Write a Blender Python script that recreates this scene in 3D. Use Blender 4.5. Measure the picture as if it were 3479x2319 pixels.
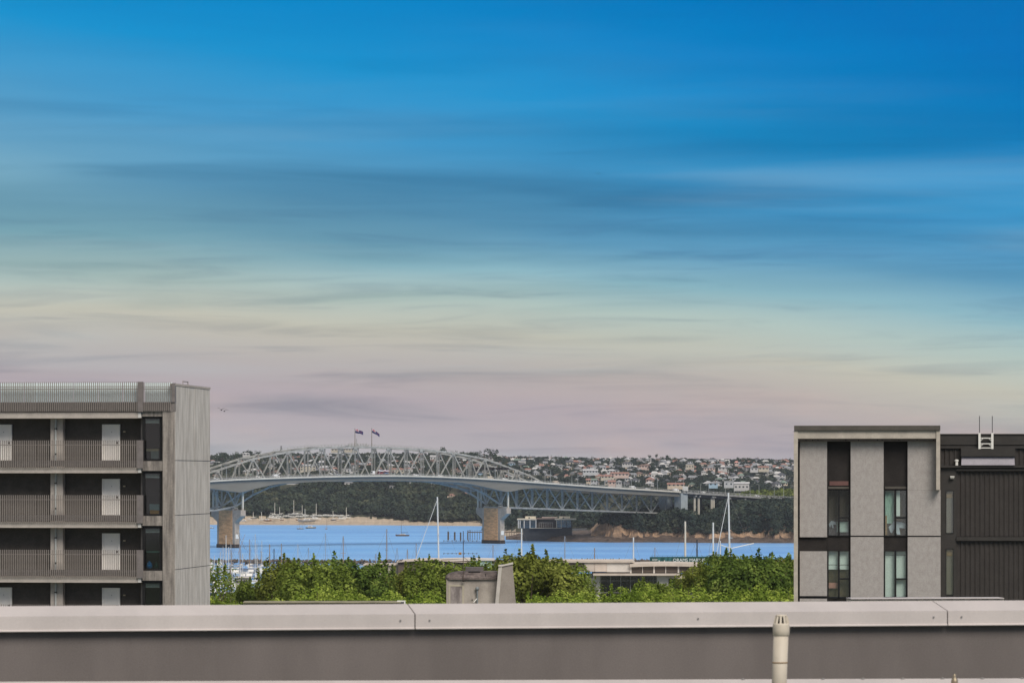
import bpy, math, random
import numpy as np
from mathutils import Vector, Matrix

for o in list(bpy.data.objects):
    bpy.data.objects.remove(o, do_unlink=True)
scene = bpy.context.scene
C = scene.collection
random.seed(7)
PI = math.pi

# ------------------------------------------------------------------ camera
F = 12500.0          # focal length in source pixels (picture is 3479 wide)
CX, HZ = 1739.5, 1610.0   # optical axis column, row of the horizon
H = 51.5             # eye height above the harbour
cam_d = bpy.data.cameras.new('camera')
cam = bpy.data.objects.new('camera', cam_d)
C.objects.link(cam)
cam.location = (0, 0, H)
cam.rotation_euler = (PI / 2, 0, 0)
cam_d.sensor_width = 36.0
cam_d.lens = 36.0 * F / 3479.0
cam_d.shift_y = (HZ - 2319 / 2) / 3479.0
cam_d.clip_start = 0.5
cam_d.clip_end = 60000
cam_d.dof.use_dof = True
cam_d.dof.focus_distance = 400
cam_d.dof.aperture_fstop = 13
scene.camera = cam


def srgb(r, g, b):
    def f(c):
        c = c / 255.0
        return c / 12.92 if c <= 0.04045 else ((c + 0.055) / 1.055) ** 2.4
    return (f(r), f(g), f(b), 1.0)


# ------------------------------------------------------------------ world
SUN_EL, SUN_AZ = math.radians(46), math.radians(153)   # azimuth clockwise from +Y
world = bpy.data.worlds.new('World')
scene.world = world
world.use_nodes = True
nt = world.node_tree
for n in list(nt.nodes):
    nt.nodes.remove(n)
N = nt.nodes.new
L = nt.links.new


def math_node(tree, op, a, b=None, clamp=False):
    n = tree.nodes.new('ShaderNodeMath')
    n.operation = op
    n.use_clamp = clamp
    for i, v in enumerate((a, b)):
        if v is None:
            continue
        if isinstance(v, (int, float)):
            n.inputs[i].default_value = v
        else:
            tree.links.new(v, n.inputs[i])
    return n.outputs[0]


def map_range(tree, v, a, b, c=0.0, d=1.0, smooth=True):
    n = tree.nodes.new('ShaderNodeMapRange')
    n.interpolation_type = 'SMOOTHSTEP' if smooth else 'LINEAR'
    tree.links.new(v, n.inputs[0])
    for i, x in enumerate((a, b, c, d)):
        n.inputs[i + 1].default_value = x
    return n.outputs[0]


def mix_col(tree, fac, a, b, mode='MIX'):
    n = tree.nodes.new('ShaderNodeMix')
    n.data_type = 'RGBA'
    n.blend_type = mode
    for sock, v in ((n.inputs[0], fac), (n.inputs[6], a), (n.inputs[7], b)):
        if isinstance(v, (int, float)):
            sock.default_value = v
        elif isinstance(v, tuple):
            sock.default_value = v
        else:
            tree.links.new(v, sock)
    return n.outputs[2]


tc = N('ShaderNodeTexCoord')
sep = N('ShaderNodeSeparateXYZ')
L(tc.outputs['Generated'], sep.inputs[0])
zx = math_node(nt, 'ADD', math_node(nt, 'MULTIPLY', sep.outputs[0], 0.10), math_node(nt, 'MULTIPLY', math_node(nt, 'ABSOLUTE', sep.outputs[0]), 0.03))
zx = math_node(nt, 'ADD', zx, math_node(nt, 'MULTIPLY', math_node(nt, 'MULTIPLY', sep.outputs[0], 0.10), map_range(nt, sep.outputs[2], 0.06, 0.12, 0.0, 1.0)))
t = math_node(nt, 'ADD', sep.outputs[2], zx)
# slow warp so that the bands are not ruled lines
mp = N('ShaderNodeMapping')
mp.inputs['Scale'].default_value = (4.0, 4.0, 22.0)
L(tc.outputs['Generated'], mp.inputs[0])
nz0 = N('ShaderNodeTexNoise')
nz0.inputs['Scale'].default_value = 1.0
nz0.inputs['Detail'].default_value = 2.0
L(mp.outputs[0], nz0.inputs['Vector'])
w0 = math_node(nt, 'MULTIPLY', math_node(nt, 'SUBTRACT', nz0.outputs[0], 0.5), 0.022)
t = math_node(nt, 'ADD', t, w0)
t01 = map_range(nt, t, 0.0, 0.20, 0.0, 1.0, smooth=False)
ramp = N('ShaderNodeValToRGB')
stops = [(0.000, (192, 184, 184)), (0.008, (182, 174, 179)), (0.017, (180, 169, 175)),
         (0.026, (184, 175, 172)), (0.037, (196, 194, 180)), (0.047, (182, 200, 194)),
         (0.057, (146, 188, 200)), (0.069, (100, 160, 194)), (0.085, (68, 154, 204)),
         (0.103, (24, 146, 206)), (0.124, (0, 132, 200)), (0.145, (0, 116, 189)), (0.20, (0, 102, 172))]
while len(ramp.color_ramp.elements) < len(stops):
    ramp.color_ramp.elements.new(0.5)
for e, (p, col) in zip(ramp.color_ramp.elements, stops):
    e.position = p / 0.20
    e.color = srgb(*col)
L(t01, ramp.inputs[0])
# long thin cloud streaks
mp2 = N('ShaderNodeMapping')
mp2.inputs['Scale'].default_value = (7.0, 7.0, 95.0)
mp2.inputs['Rotation'].default_value = (0.0, math.radians(1.2), 0.0)
L(tc.outputs['Generated'], mp2.inputs[0])
nz1 = N('ShaderNodeTexNoise')
nz1.inputs['Scale'].default_value = 1.0
nz1.inputs['Detail'].default_value = 6.0
nz1.inputs['Roughness'].default_value = 0.5
nz1.inputs['Distortion'].default_value = 0.5
L(mp2.outputs[0], nz1.inputs['Vector'])
dark = math_node(nt, 'MULTIPLY', map_range(nt, nz1.outputs[0], 0.5, 0.74, 0.0, 0.6), map_range(nt, sep.outputs[2], 0.075, 0.125, 1.0, 0.3))
mp3 = N('ShaderNodeMapping')
mp3.inputs['Scale'].default_value = (5.0, 5.0, 60.0)
mp3.inputs['Location'].default_value = (7.1, 0.4, 11.7)
L(tc.outputs['Generated'], mp3.inputs[0])
nz2 = N('ShaderNodeTexNoise')
nz2.inputs['Scale'].default_value = 1.0
nz2.inputs['Detail'].default_value = 5.0
nz2.inputs['Distortion'].default_value = 0.4
L(mp3.outputs[0], nz2.inputs['Vector'])
lite = math_node(nt, 'MULTIPLY', map_range(nt, nz2.outputs[0], 0.48, 0.75, 0.0, 0.24), map_range(nt, sep.outputs[2], 0.06, 0.11, 1.0, 0.12))
# broad slate bands in the middle height, and finer tilted wisps low down
mp5 = N('ShaderNodeMapping')
mp5.inputs['Scale'].default_value = (3.2, 3.2, 48.0)
mp5.inputs['Location'].default_value = (2.6, 6.4, 7.3)
L(tc.outputs['Generated'], mp5.inputs[0])
nz5 = N('ShaderNodeTexNoise')
nz5.inputs['Scale'].default_value = 1.0
nz5.inputs['Detail'].default_value = 3.0
L(mp5.outputs[0], nz5.inputs['Vector'])
band = math_node(nt, 'MULTIPLY', map_range(nt, nz5.outputs[0], 0.43, 0.66, 0.0, 0.95), math_node(nt, 'MULTIPLY', map_range(nt, sep.outputs[2], 0.088, 0.115, 1.0, 0.15), map_range(nt, sep.outputs[2], 0.042, 0.062, 0.1, 1.0)))
mp6 = N('ShaderNodeMapping')
mp6.inputs['Scale'].default_value = (16.0, 16.0, 210.0)
mp6.inputs['Rotation'].default_value = (0.0, math.radians(-3.0), 0.0)
L(tc.outputs['Generated'], mp6.inputs[0])
nz6 = N('ShaderNodeTexNoise')
nz6.inputs['Scale'].default_value = 1.0
nz6.inputs['Detail'].default_value = 6.0
nz6.inputs['Distortion'].default_value = 0.8
L(mp6.outputs[0], nz6.inputs['Vector'])
wisp = math_node(nt, 'MULTIPLY', map_range(nt, nz6.outputs[0], 0.47, 0.72, 0.0, 0.62), map_range(nt, sep.outputs[2], 0.055, 0.085, 1.0, 0.15))
col = mix_col(nt, band, ramp.outputs[0], (0.62, 0.72, 0.76, 1), 'MULTIPLY')
col = mix_col(nt, wisp, col, (0.70, 0.73, 0.80, 1), 'MULTIPLY')
col = mix_col(nt, dark, col, (0.60, 0.70, 0.75, 1), 'MULTIPLY')
col = mix_col(nt, lite, col, (0.48, 0.62, 0.66, 1))
mp4 = N('ShaderNodeMapping')
mp4.inputs['Scale'].default_value = (14.0, 14.0, 60.0)
L(tc.outputs['Generated'], mp4.inputs[0])
nz3 = N('ShaderNodeTexNoise')
nz3.inputs['Scale'].default_value = 1.0
nz3.inputs['Detail'].default_value = 5.0
L(mp4.outputs[0], nz3.inputs['Vector'])
pk = map_range(nt, nz3.outputs[0], 0.47, 0.7, 0.0, 0.8)
low = map_range(nt, sep.outputs[2], 0.004, 0.034, 1.0, 0.0)
col = mix_col(nt, math_node(nt, 'MULTIPLY', pk, low), col, srgb(206, 182, 176))
scale = N('ShaderNodeVectorMath')
scale.operation = 'SCALE'
scale.inputs['Scale'].default_value = 10.0
L(col, scale.inputs[0])
sky = N('ShaderNodeTexSky')
sky.sky_type = 'NISHITA'
sky.sun_disc = False
sky.sun_elevation = SUN_EL
sky.sun_rotation = SUN_AZ
sky.altitude = 50
sky.dust_density = 2.5
# overhead, out of view: broken pale cloud added to neutralise the blue fill light
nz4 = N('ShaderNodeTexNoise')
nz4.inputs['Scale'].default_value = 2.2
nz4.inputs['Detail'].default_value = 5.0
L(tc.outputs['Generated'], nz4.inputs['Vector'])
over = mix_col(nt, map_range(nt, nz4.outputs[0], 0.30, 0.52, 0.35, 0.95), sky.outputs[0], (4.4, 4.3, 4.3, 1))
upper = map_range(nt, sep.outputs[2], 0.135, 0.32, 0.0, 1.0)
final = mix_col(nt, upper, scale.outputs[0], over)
bg = N('ShaderNodeBackground')
bg.inputs['Strength'].default_value = 0.1
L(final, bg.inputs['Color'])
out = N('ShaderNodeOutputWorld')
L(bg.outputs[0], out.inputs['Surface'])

# ------------------------------------------------------------------ sun
sun_d = bpy.data.lights.new('sun', 'SUN')
sun_d.energy = 3.1
sun_d.angle = math.radians(30)
sun_d.color = (1.0, 0.93, 0.85)
sun = bpy.data.objects.new('sun', sun_d)
C.objects.link(sun)
sdir = Vector((math.sin(SUN_AZ) * math.cos(SUN_EL), math.cos(SUN_AZ) * math.cos(SUN_EL), math.sin(SUN_EL)))
sun.rotation_euler = sdir.to_track_quat('Z', 'Y').to_euler()
sun.location = (40, -40, 120)

vs = scene.view_settings
vs.view_transform = 'Standard'
vs.look = 'None'
vs.exposure = 0.0
vs.gamma = 1.0
vs.use_curve_mapping = False
scene.cycles.max_bounces = 6
scene.cycles.transparent_max_bounces = 12
scene.cycles.use_denoising = True

# ------------------------------------------------------------------ helpers


def P(sx, sy, Y):
    return Vector(((sx - CX) / F * Y, Y, H - (sy - HZ) / F * Y))


class MB:
    """collects shapes, then links them as ONE mesh object"""

    def __init__(self):
        self.v, self.f, self.m = [], [], []

    def face(self, pts, m=0):
        b = len(self.v)
        self.v += [tuple(p) for p in pts]
        self.f.append(tuple(range(b, b + len(pts))))
        self.m.append(m)
        return self

    def box(self, x0, x1, y0, y1, z0, z1, m=0):
        if x0 > x1: x0, x1 = x1, x0
        if y0 > y1: y0, y1 = y1, y0
        if z0 > z1: z0, z1 = z1, z0
        b = len(self.v)
        self.v += [(x0, y0, z0), (x1, y0, z0), (x1, y1, z0), (x0, y1, z0),
                   (x0, y0, z1), (x1, y0, z1), (x1, y1, z1), (x0, y1, z1)]
        for q in ((0, 3, 2, 1), (4, 5, 6, 7), (0, 1, 5, 4), (1, 2, 6, 5), (2, 3, 7, 6), (3, 0, 4, 7)):
            self.f.append(tuple(b + i for i in q))
            self.m.append(m)
        return self

    def beam(self, p, q, w, h, m=0, w2=None, h2=None):
        p, q = Vector(p), Vector(q)
        d = (q - p)
        if d.length < 1e-6:
            return self
        d.normalize()
        up = Vector((0, 0, 1)) if abs(d.z) < 0.95 else Vector((0, 1, 0))
        s = d.cross(up).normalized()
        u = s.cross(d).normalized()
        w2 = w if w2 is None else w2
        h2 = h if h2 is None else h2
        b = len(self.v)
        for c, ww, hh in ((p, w, h), (q, w2, h2)):
            for a, e in ((-1, -1), (1, -1), (1, 1), (-1, 1)):
                self.v.append(tuple(c + s * (a * ww / 2) + u * (e * hh / 2)))
        for k in ((0, 1, 2, 3), (7, 6, 5, 4), (0, 4, 5, 1), (1, 5, 6, 2), (2, 6, 7, 3), (3, 7, 4, 0)):
            self.f.append(tuple(b + i for i in k))
            self.m.append(m)
        return self

    def tube(self, pts, r, n=8, m=0, r2=None):
        pts = [Vector(p) for p in pts]
        rings = []
        for i, p in enumerate(pts):
            d = (pts[min(i + 1, len(pts) - 1)] - pts[max(i - 1, 0)]).normalized()
            up = Vector((0, 0, 1)) if abs(d.z) < 0.9 else Vector((0, 1, 0))
            s = d.cross(up).normalized()
            u = s.cross(d)
            rr = r if r2 is None else r + (r2 - r) * i / (len(pts) - 1)
            b = len(self.v)
            for k in range(n):
                a = 2 * PI * k / n
                self.v.append(tuple(p + s * (rr * math.cos(a)) + u * (rr * math.sin(a))))
            rings.append(b)
        for a, b in zip(rings, rings[1:]):
            for k in range(n):
                self.f.append((a + k, b + k, b + (k + 1) % n, a + (k + 1) % n))
                self.m.append(m)
        self.f.append(tuple(rings[0] + k for k in range(n)))
        self.m.append(m)
        self.f.append(tuple(rings[-1] + k for k in reversed(range(n))))
        self.m.append(m)
        return self

    def lathe(self, prof, cx=0, cy=0, n=20, m=0):
        rings = []
        for r, z in prof:
            b = len(self.v)
            for k in range(n):
                a = 2 * PI * k / n
                self.v.append((cx + r * math.cos(a), cy + r * math.sin(a), z))
            rings.append(b)
        for a, b in zip(rings, rings[1:]):
            for k in range(n):
                self.f.append((a + k, a + (k + 1) % n, b + (k + 1) % n, b + k))
                self.m.append(m)
        self.f.append(tuple(rings[0] + k for k in reversed(range(n))))
        self.m.append(m)
        self.f.append(tuple(rings[-1] + k for k in range(n)))
        self.m.append(m)
        return self

    def prism(self, pts, off, m=0):
        off = Vector(off)
        a = [Vector(p) for p in pts]
        b = len(self.v)
        n = len(a)
        self.v += [tuple(p) for p in a] + [tuple(p + off) for p in a]
        self.f.append(tuple(b + i for i in range(n)))
        self.f.append(tuple(b + n + i for i in reversed(range(n))))
        self.m += [m, m]
        for i in range(n):
            j = (i + 1) % n
            self.f.append((b + i, b + n + i, b + n + j, b + j))
            self.m.append(m)
        return self

    def mesh(self, name, mats):
        me = bpy.data.meshes.new(name)
        me.from_pydata(self.v, [], self.f)
        for mt in (mats if isinstance(mats, (list, tuple)) else [mats]):
            me.materials.append(mt)
        if any(self.m):
            me.polygons.foreach_set('material_index', self.m)
        import bmesh
        bm = bmesh.new()
        bm.from_mesh(me)
        bmesh.ops.recalc_face_normals(bm, faces=bm.faces)
        bm.to_mesh(me)
        bm.free()
        me.update()
        return me

    def build(self, name, mats, parent=None, smooth=False, loc=None):
        me = self.mesh(name, mats)
        if smooth:
            me.polygons.foreach_set('use_smooth', [True] * len(me.polygons))
        return link(name, me, parent, loc)


def link(name, me, parent=None, loc=None):
    o = bpy.data.objects.new(name, me)
    C.objects.link(o)
    if parent is not None:
        o.parent = parent
    if loc is not None:
        o.location = loc
    return o


def tag(o, label=None, cat=None, group=None, kind=None):
    if label: o['label'] = label
    if cat: o['category'] = cat
    if group: o['group'] = group
    if kind: o['kind'] = kind
    return o


def thing(name, label, cat, loc=(0, 0, 0), rz=0.0, group=None):
    o = bpy.data.objects.new(name, None)
    C.objects.link(o)
    o.location = loc
    o.rotation_euler = (0, 0, rz)
    o.empty_display_size = 0.5
    return tag(o, label, cat, group)


# ------------------------------------------------------------------ materials
MAT = {}


def mat(key, col, rough=0.75, noise=0.12, scale=3.0, metal=0.0, spec=0.3, stretch=(1, 1, 1), bump=0.0,
        coords='Object', col2=None, fine=0.0, fscale=40.0):
    """plain surface with procedural variation (col in sRGB 0-255)"""
    if key in MAT:
        return MAT[key]
    m = bpy.data.materials.new(key)
    m.use_nodes = True
    tr = m.node_tree
    b = tr.nodes['Principled BSDF']
    b.inputs['Roughness'].default_value = rough
    b.inputs['Metallic'].default_value = metal
    b.inputs['Specular IOR Level'].default_value = spec
    c1 = srgb(*col)
    if noise > 0 or col2 or fine > 0:
        tcn = tr.nodes.new('ShaderNodeTexCoord')
        mpn = tr.nodes.new('ShaderNodeMapping')
        mpn.inputs['Scale'].default_value = stretch
        tr.links.new(tcn.outputs[coords], mpn.inputs[0])
        nz = tr.nodes.new('ShaderNodeTexNoise')
        nz.inputs['Scale'].default_value = scale
        nz.inputs['Detail'].default_value = 6
        nz.inputs['Roughness'].default_value = 0.62
        tr.links.new(mpn.outputs[0], nz.inputs['Vector'])
        f = map_range(tr, nz.outputs[0], 0.3, 0.7, 0, 1)
        lo = tuple(x * (1 - noise) for x in c1[:3]) + (1,)
        hi = tuple(min(1, x * (1 + noise)) for x in c1[:3]) + (1,)
        if col2:
            lo = srgb(*col2)
        c = mix_col(tr, f, lo, hi)
        if fine > 0:
            nf = tr.nodes.new('ShaderNodeTexNoise')
            nf.inputs['Scale'].default_value = fscale
            nf.inputs['Detail'].default_value = 3
            tr.links.new(tcn.outputs[coords], nf.inputs['Vector'])
            g = map_range(tr, nf.outputs[0], 0.3, 0.7, 1 - fine, 1 + fine, smooth=False)
            cmb = tr.nodes.new('ShaderNodeVectorMath')
            cmb.operation = 'SCALE'
            tr.links.new(c, cmb.inputs[0])
            tr.links.new(g, cmb.inputs['Scale'])
            c = cmb.outputs[0]
        tr.links.new(c, b.inputs['Base Color'])
        if bump > 0:
            bp = tr.nodes.new('ShaderNodeBump')
            bp.inputs['Strength'].default_value = bump
            bp.inputs['Distance'].default_value = 0.02
            tr.links.new(nz.outputs[0], bp.inputs['Height'])
            tr.links.new(bp.outputs[0], b.inputs['Normal'])
    else:
        b.inputs['Base Color'].default_value = c1
    MAT[key] = m
    return m


def glass(key, tint=(200, 215, 215), opacity=0.25, rough=0.05):
    """pane: part clear, part mirror"""
    if key in MAT:
        return MAT[key]
    m = bpy.data.materials.new(key)
    m.use_nodes = True
    tr = m.node_tree
    for n in list(tr.nodes):
        tr.nodes.remove(n)
    o = tr.nodes.new('ShaderNodeOutputMaterial')
    a = tr.nodes.new('ShaderNodeBsdfTransparent')
    a.inputs[0].default_value = srgb(*tint)
    g = tr.nodes.new('ShaderNodeBsdfGlossy')
    g.inputs['Roughness'].default_value = rough
    g.inputs['Color'].default_value = (0.9, 0.9, 0.9, 1)
    mx = tr.nodes.new('ShaderNodeMixShader')
    mx.inputs[0].default_value = opacity
    tr.links.new(a.outputs[0], mx.inputs[1])
    tr.links.new(g.outputs[0], mx.inputs[2])
    tr.links.new(mx.outputs[0], o.inputs['Surface'])
    MAT[key] = m
    return m


def leafmat(key, cols, scale=0.6, trans=0.25):
    if key in MAT:
        return MAT[key]
    m = bpy.data.materials.new(key)
    m.use_nodes = True
    tr = m.node_tree
    for n in list(tr.nodes):
        tr.nodes.remove(n)
    o = tr.nodes.new('ShaderNodeOutputMaterial')
    tcn = tr.nodes.new('ShaderNodeNewGeometry')
    nz = tr.nodes.new('ShaderNodeTexNoise')
    nz.inputs['Scale'].default_value = scale
    nz.inputs['Detail'].default_value = 4
    tr.links.new(tcn.outputs['Position'], nz.inputs['Vector'])
    rp = tr.nodes.new('ShaderNodeValToRGB')
    rnd = math_node(tr, 'MULTIPLY', math_node(tr, 'SUBTRACT', tcn.outputs['Random Per Island'], 0.5), 0.15)
    tr.links.new(math_node(tr, 'ADD', nz.outputs[0], rnd), rp.inputs[0])
    while len(rp.color_ramp.elements) < len(cols):
        rp.color_ramp.elements.new(0.5)
    for i, (e, c) in enumerate(zip(rp.color_ramp.elements, cols)):
        e.position = 0.25 + 0.5 * i / (len(cols) - 1)
        e.color = srgb(*c)
    d = tr.nodes.new('ShaderNodeBsdfDiffuse')
    tr.links.new(rp.outputs[0], d.inputs[0])
    tl = tr.nodes.new('ShaderNodeBsdfTranslucent')
    tr.links.new(rp.outputs[0], tl.inputs[0])
    mx = tr.nodes.new('ShaderNodeMixShader')
    mx.inputs[0].default_value = trans
    tr.links.new(d.outputs[0], mx.inputs[1])
    tr.links.new(tl.outputs[0], mx.inputs[2])
    tr.links.new(mx.outputs[0], o.inputs['Surface'])
    MAT[key] = m
    return m


def quads_mesh(name, V, material):
    """V: (n,4,3) array of quads -> mesh (fast)"""
    n = len(V)
    me = bpy.data.meshes.new(name)
    me.vertices.add(n * 4)
    me.vertices.foreach_set('co', np.ascontiguousarray(V, dtype=np.float32).ravel())
    me.loops.add(n * 4)
    me.loops.foreach_set('vertex_index', np.arange(n * 4, dtype=np.int32))
    me.polygons.add(n)
    me.polygons.foreach_set('loop_start', np.arange(0, n * 4, 4, dtype=np.int32))
    me.polygons.foreach_set('loop_total', np.full(n, 4, dtype=np.int32))
    me.materials.append(material)
    me.update(calc_edges=True)
    return me


def leaf_quads(pos, nrm, size, rng, tilt=0.6):
    """quads centred at pos, facing about nrm"""
    n = len(pos)
    nn = nrm + rng.normal(0, tilt, (n, 3))
    nn /= np.linalg.norm(nn, axis=1, keepdims=True) + 1e-9
    a = rng.normal(0, 1, (n, 3))
    u = np.cross(nn, a)
    u /= np.linalg.norm(u, axis=1, keepdims=True) + 1e-9
    w = np.cross(nn, u)
    s = (size * rng.uniform(0.65, 1.35, n))[:, None]
    u, w = u * s * 0.5, w * s * 0.62
    return np.stack([pos - w, pos + u * 0.9, pos + w, pos - u * 0.9], axis=1)

# ================================================================== SETTING
# ------------------------------------------------------------------ water


def water_mat():
    m = bpy.data.materials.new('harbour_water')
    m.use_nodes = True
    tr = m.node_tree
    b = tr.nodes['Principled BSDF']
    tcn = tr.nodes.new('ShaderNodeNewGeometry')
    def nz(sc, st, det=4):
        mpn = tr.nodes.new('ShaderNodeMapping')
        mpn.inputs['Scale'].default_value = st
        tr.links.new(tcn.outputs['Position'], mpn.inputs[0])
        n = tr.nodes.new('ShaderNodeTexNoise')
        n.inputs['Scale'].default_value = sc
        n.inputs['Detail'].default_value = det
        n.inputs['Roughness'].default_value = 0.6
        tr.links.new(mpn.outputs[0], n.inputs['Vector'])
        return n.outputs[0]
    big = map_range(tr, nz(1.0, (0.004, 0.011, 1)), 0.35, 0.65)
    sml = map_range(tr, nz(1.0, (0.55, 0.09, 1), 5), 0.3, 0.72)
    c = mix_col(tr, big, srgb(118, 174, 234), srgb(148, 204, 255))
    c = mix_col(tr, math_node(tr, 'MULTIPLY', sml, 0.42), c, srgb(90, 150, 224))
    tr.links.new(c, b.inputs['Base Color'])
    b.inputs['Roughness'].default_value = 0.3
    b.inputs['Specular IOR Level'].default_value = 0.22
    bp = tr.nodes.new('ShaderNodeBump')
    bp.inputs['Strength'].default_value = 0.6
    bp.inputs['Distance'].default_value = 0.5
    tr.links.new(nz(1.0, (0.35, 0.12, 1), 6), bp.inputs['Height'])
    tr.links.new(bp.outputs[0], b.inputs['Normal'])
    return m


WATER = water_mat()
o = MB().face([(-14000, 1200, 0), (14000, 1200, 0), (14000, 42000, 0), (-14000, 42000, 0)]).build('water', WATER)
tag(o, 'bright blue harbour water between the marina and the far shore', 'water', kind='structure')

# ------------------------------------------------------------------ near city ground
GY = [-400, 0, 60, 150, 420, 900, 1400, 1475, 1492]
GZ = [36, 36, 35, 30, 28, 14, 4, 3, -4]


def ground_z(y):
    return float(np.interp(y, GY, GZ))


mb = MB()
ys = [-400, -100, 0, 60, 105, 150, 220, 300, 420, 560, 720, 900, 1150, 1400, 1475, 1492]
xs = [-2500, -900, -300, -100, 0, 100, 300, 900, 2500]
for a, b_ in zip(ys, ys[1:]):
    for c, d in zip(xs, xs[1:]):
        mb.face([(c, a, ground_z(a)), (d, a, ground_z(a)), (d, b_, ground_z(b_)), (c, b_, ground_z(b_))])
GROUND = mat('city_ground', (96, 98, 86), noise=0.3, scale=0.08, col2=(72, 84, 58), fine=0.15, fscale=2.0)
tag(mb.build('ground', GROUND), 'sloping city ground below the roofs', 'ground', kind='structure')

# ------------------------------------------------------------------ far shore
ip = np.interp


def terrain(X, Y):
    X, Y = np.asarray(X, float), np.asarray(Y, float)
    sx = CX + F * X / Y
    amp = ip(sx, [300, 700, 1000, 1560, 1700, 2000, 2690, 3200], [.96, 1.02, 1.05, 1.06, 1.0, .97, .93, .93])
    yb = ip(sx, [600, 1290, 1650], [3760, 3725, 3660])
    zL = ip(Y - yb, [-200, 0, 70, 95, 250, 420, 700, 1400, 2200, 5000],
            [-8, 0, 5.5, 8, 38, 45, 57, 71, 73, 40]) * np.where(Y - yb > 250, amp, 1.0)
    yf = ip(sx, [1720, 1900, 2690], [2900, 2800, 2745]) + 6 * np.sin(X * 0.07) + 3 * np.sin(X * 0.31)
    d2 = np.minimum(Y - yf, (sx - 1718) * Y / F)
    low = ip(d2, [-30, 0, 10, 40, 100], [-6, 0, 2.0, 4.4, 6.0])
    yc = yf + 34 + 7 * np.sin(X * 0.11 + 1) + 3 * np.sin(X * 0.37)
    dc = np.minimum(Y - yc, (sx - 2012) * Y / F + 3 * np.sin(Y * 0.2))
    zc = ip(dc, [0, 5, 13, 60, 200], [0, 7, 15, 19, 21])
    zc = zc * ip(sx, [2012, 2100, 2250, 2330], [.62, .66, .8, 1.0])
    zc = zc * (1 - 0.42 * np.exp(-((sx - 2378) / 55) ** 2) * (Y < 2960))
    zc = zc + 5.0 * np.clip((sx - 2480) / 80, 0, 1) * np.exp(-((Y - 3120) / 70) ** 2)
    m = np.clip((sx - 1640) / 110, 0, 1)
    zB = ip(Y, [3000, 3100, 3500, 3800, 4400, 5200, 5800, 8000], [-6, 6, 33, 40, 51, 66, 71, 50]) * amp * m - 8 * (1 - m)
    land = np.where(d2 > -30, low + np.where(dc > 0, zc, 0), -8)
    return np.maximum(np.maximum(zL, land), zB)


def terr(X, Y):
    return float(terrain([X], [Y])[0])


sxc = np.concatenate([np.arange(-3000, 640, 130), np.arange(640, 2760, 8), np.arange(2760, 7000, 130)])
yr = np.concatenate([np.arange(2700, 3000, 9), np.arange(3000, 4200, 24), np.arange(4200, 9000, 110)])
GX, GYY = np.meshgrid(sxc, yr)
XX = (GX - CX) / F * GYY
ZZ = terrain(XX, GYY)
ZZ = ZZ + np.where(ZZ > 1.0, (np.sin(XX * 0.9 + GYY * 0.31) + np.sin(XX * 0.47 - GYY * 0.8)) * 0.35, 0)
nr, nc = XX.shape
verts = np.stack([XX, GYY, ZZ], -1).reshape(-1, 3)
idx = np.arange(nr * nc).reshape(nr, nc)
quads = np.stack([idx[:-1, :-1], idx[:-1, 1:], idx[1:, 1:], idx[1:, :-1]], -1).reshape(-1, 4)
cz = verts[quads][:, :, 2]
keep = cz.max(1) > -3
quads = quads[keep]
cen = verts[quads].mean(1)
rngz = cz[keep].max(1) - cz[keep].min(1)
csx = CX + F * cen[:, 0] / cen[:, 1]
mi = np.zeros(len(quads), int)
left = (csx < 1735) & (cen[:, 1] > 3300)
mi[left & (cen[:, 2] < ip(csx, [1250, 1420], [6.8, 3.6]))] = 1
right = (csx > 1700) & (cen[:, 1] < 3060)
mi[right & (cen[:, 2] < 6.6)] = 2
mi[right & (cen[:, 2] >= 5.0) & (rngz > 2.6) & (cen[:, 2] < 20)] = 3
mi[(csx > 1640) & (cen[:, 1] >= 3040) & (cen[:, 1] < 3800) & (cen[:, 2] < 4)] = 1
me = bpy.data.meshes.new('hills')
me.from_pydata(verts.tolist(), [], quads.tolist())
SOIL = mat('bush_floor', (62, 64, 48), noise=0.35, scale=0.05, coords='Object', fine=0.3, fscale=0.5)
SAND = mat('beach_sand', (176, 160, 140), noise=0.14, scale=0.05, fine=0.08, fscale=0.7, stretch=(0.3, 1, 1))
ROCK = mat('tidal_rock', (84, 72, 64), noise=0.4, scale=0.12, fine=0.35, fscale=0.9)
CLIFF = mat('sandstone_cliff', (156, 128, 102), noise=0.25, scale=0.10, col2=(92, 80, 70), stretch=(1, 1, 1.8), fine=0.25, fscale=0.8)
for m_ in (SOIL, SAND, ROCK, CLIFF):
    me.materials.append(m_)
me.polygons.foreach_set('material_index', mi)
me.update()
tag(link('hills', me), 'far shore with beach, sandstone cliff and suburban hills', 'hills', kind='structure')

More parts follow.
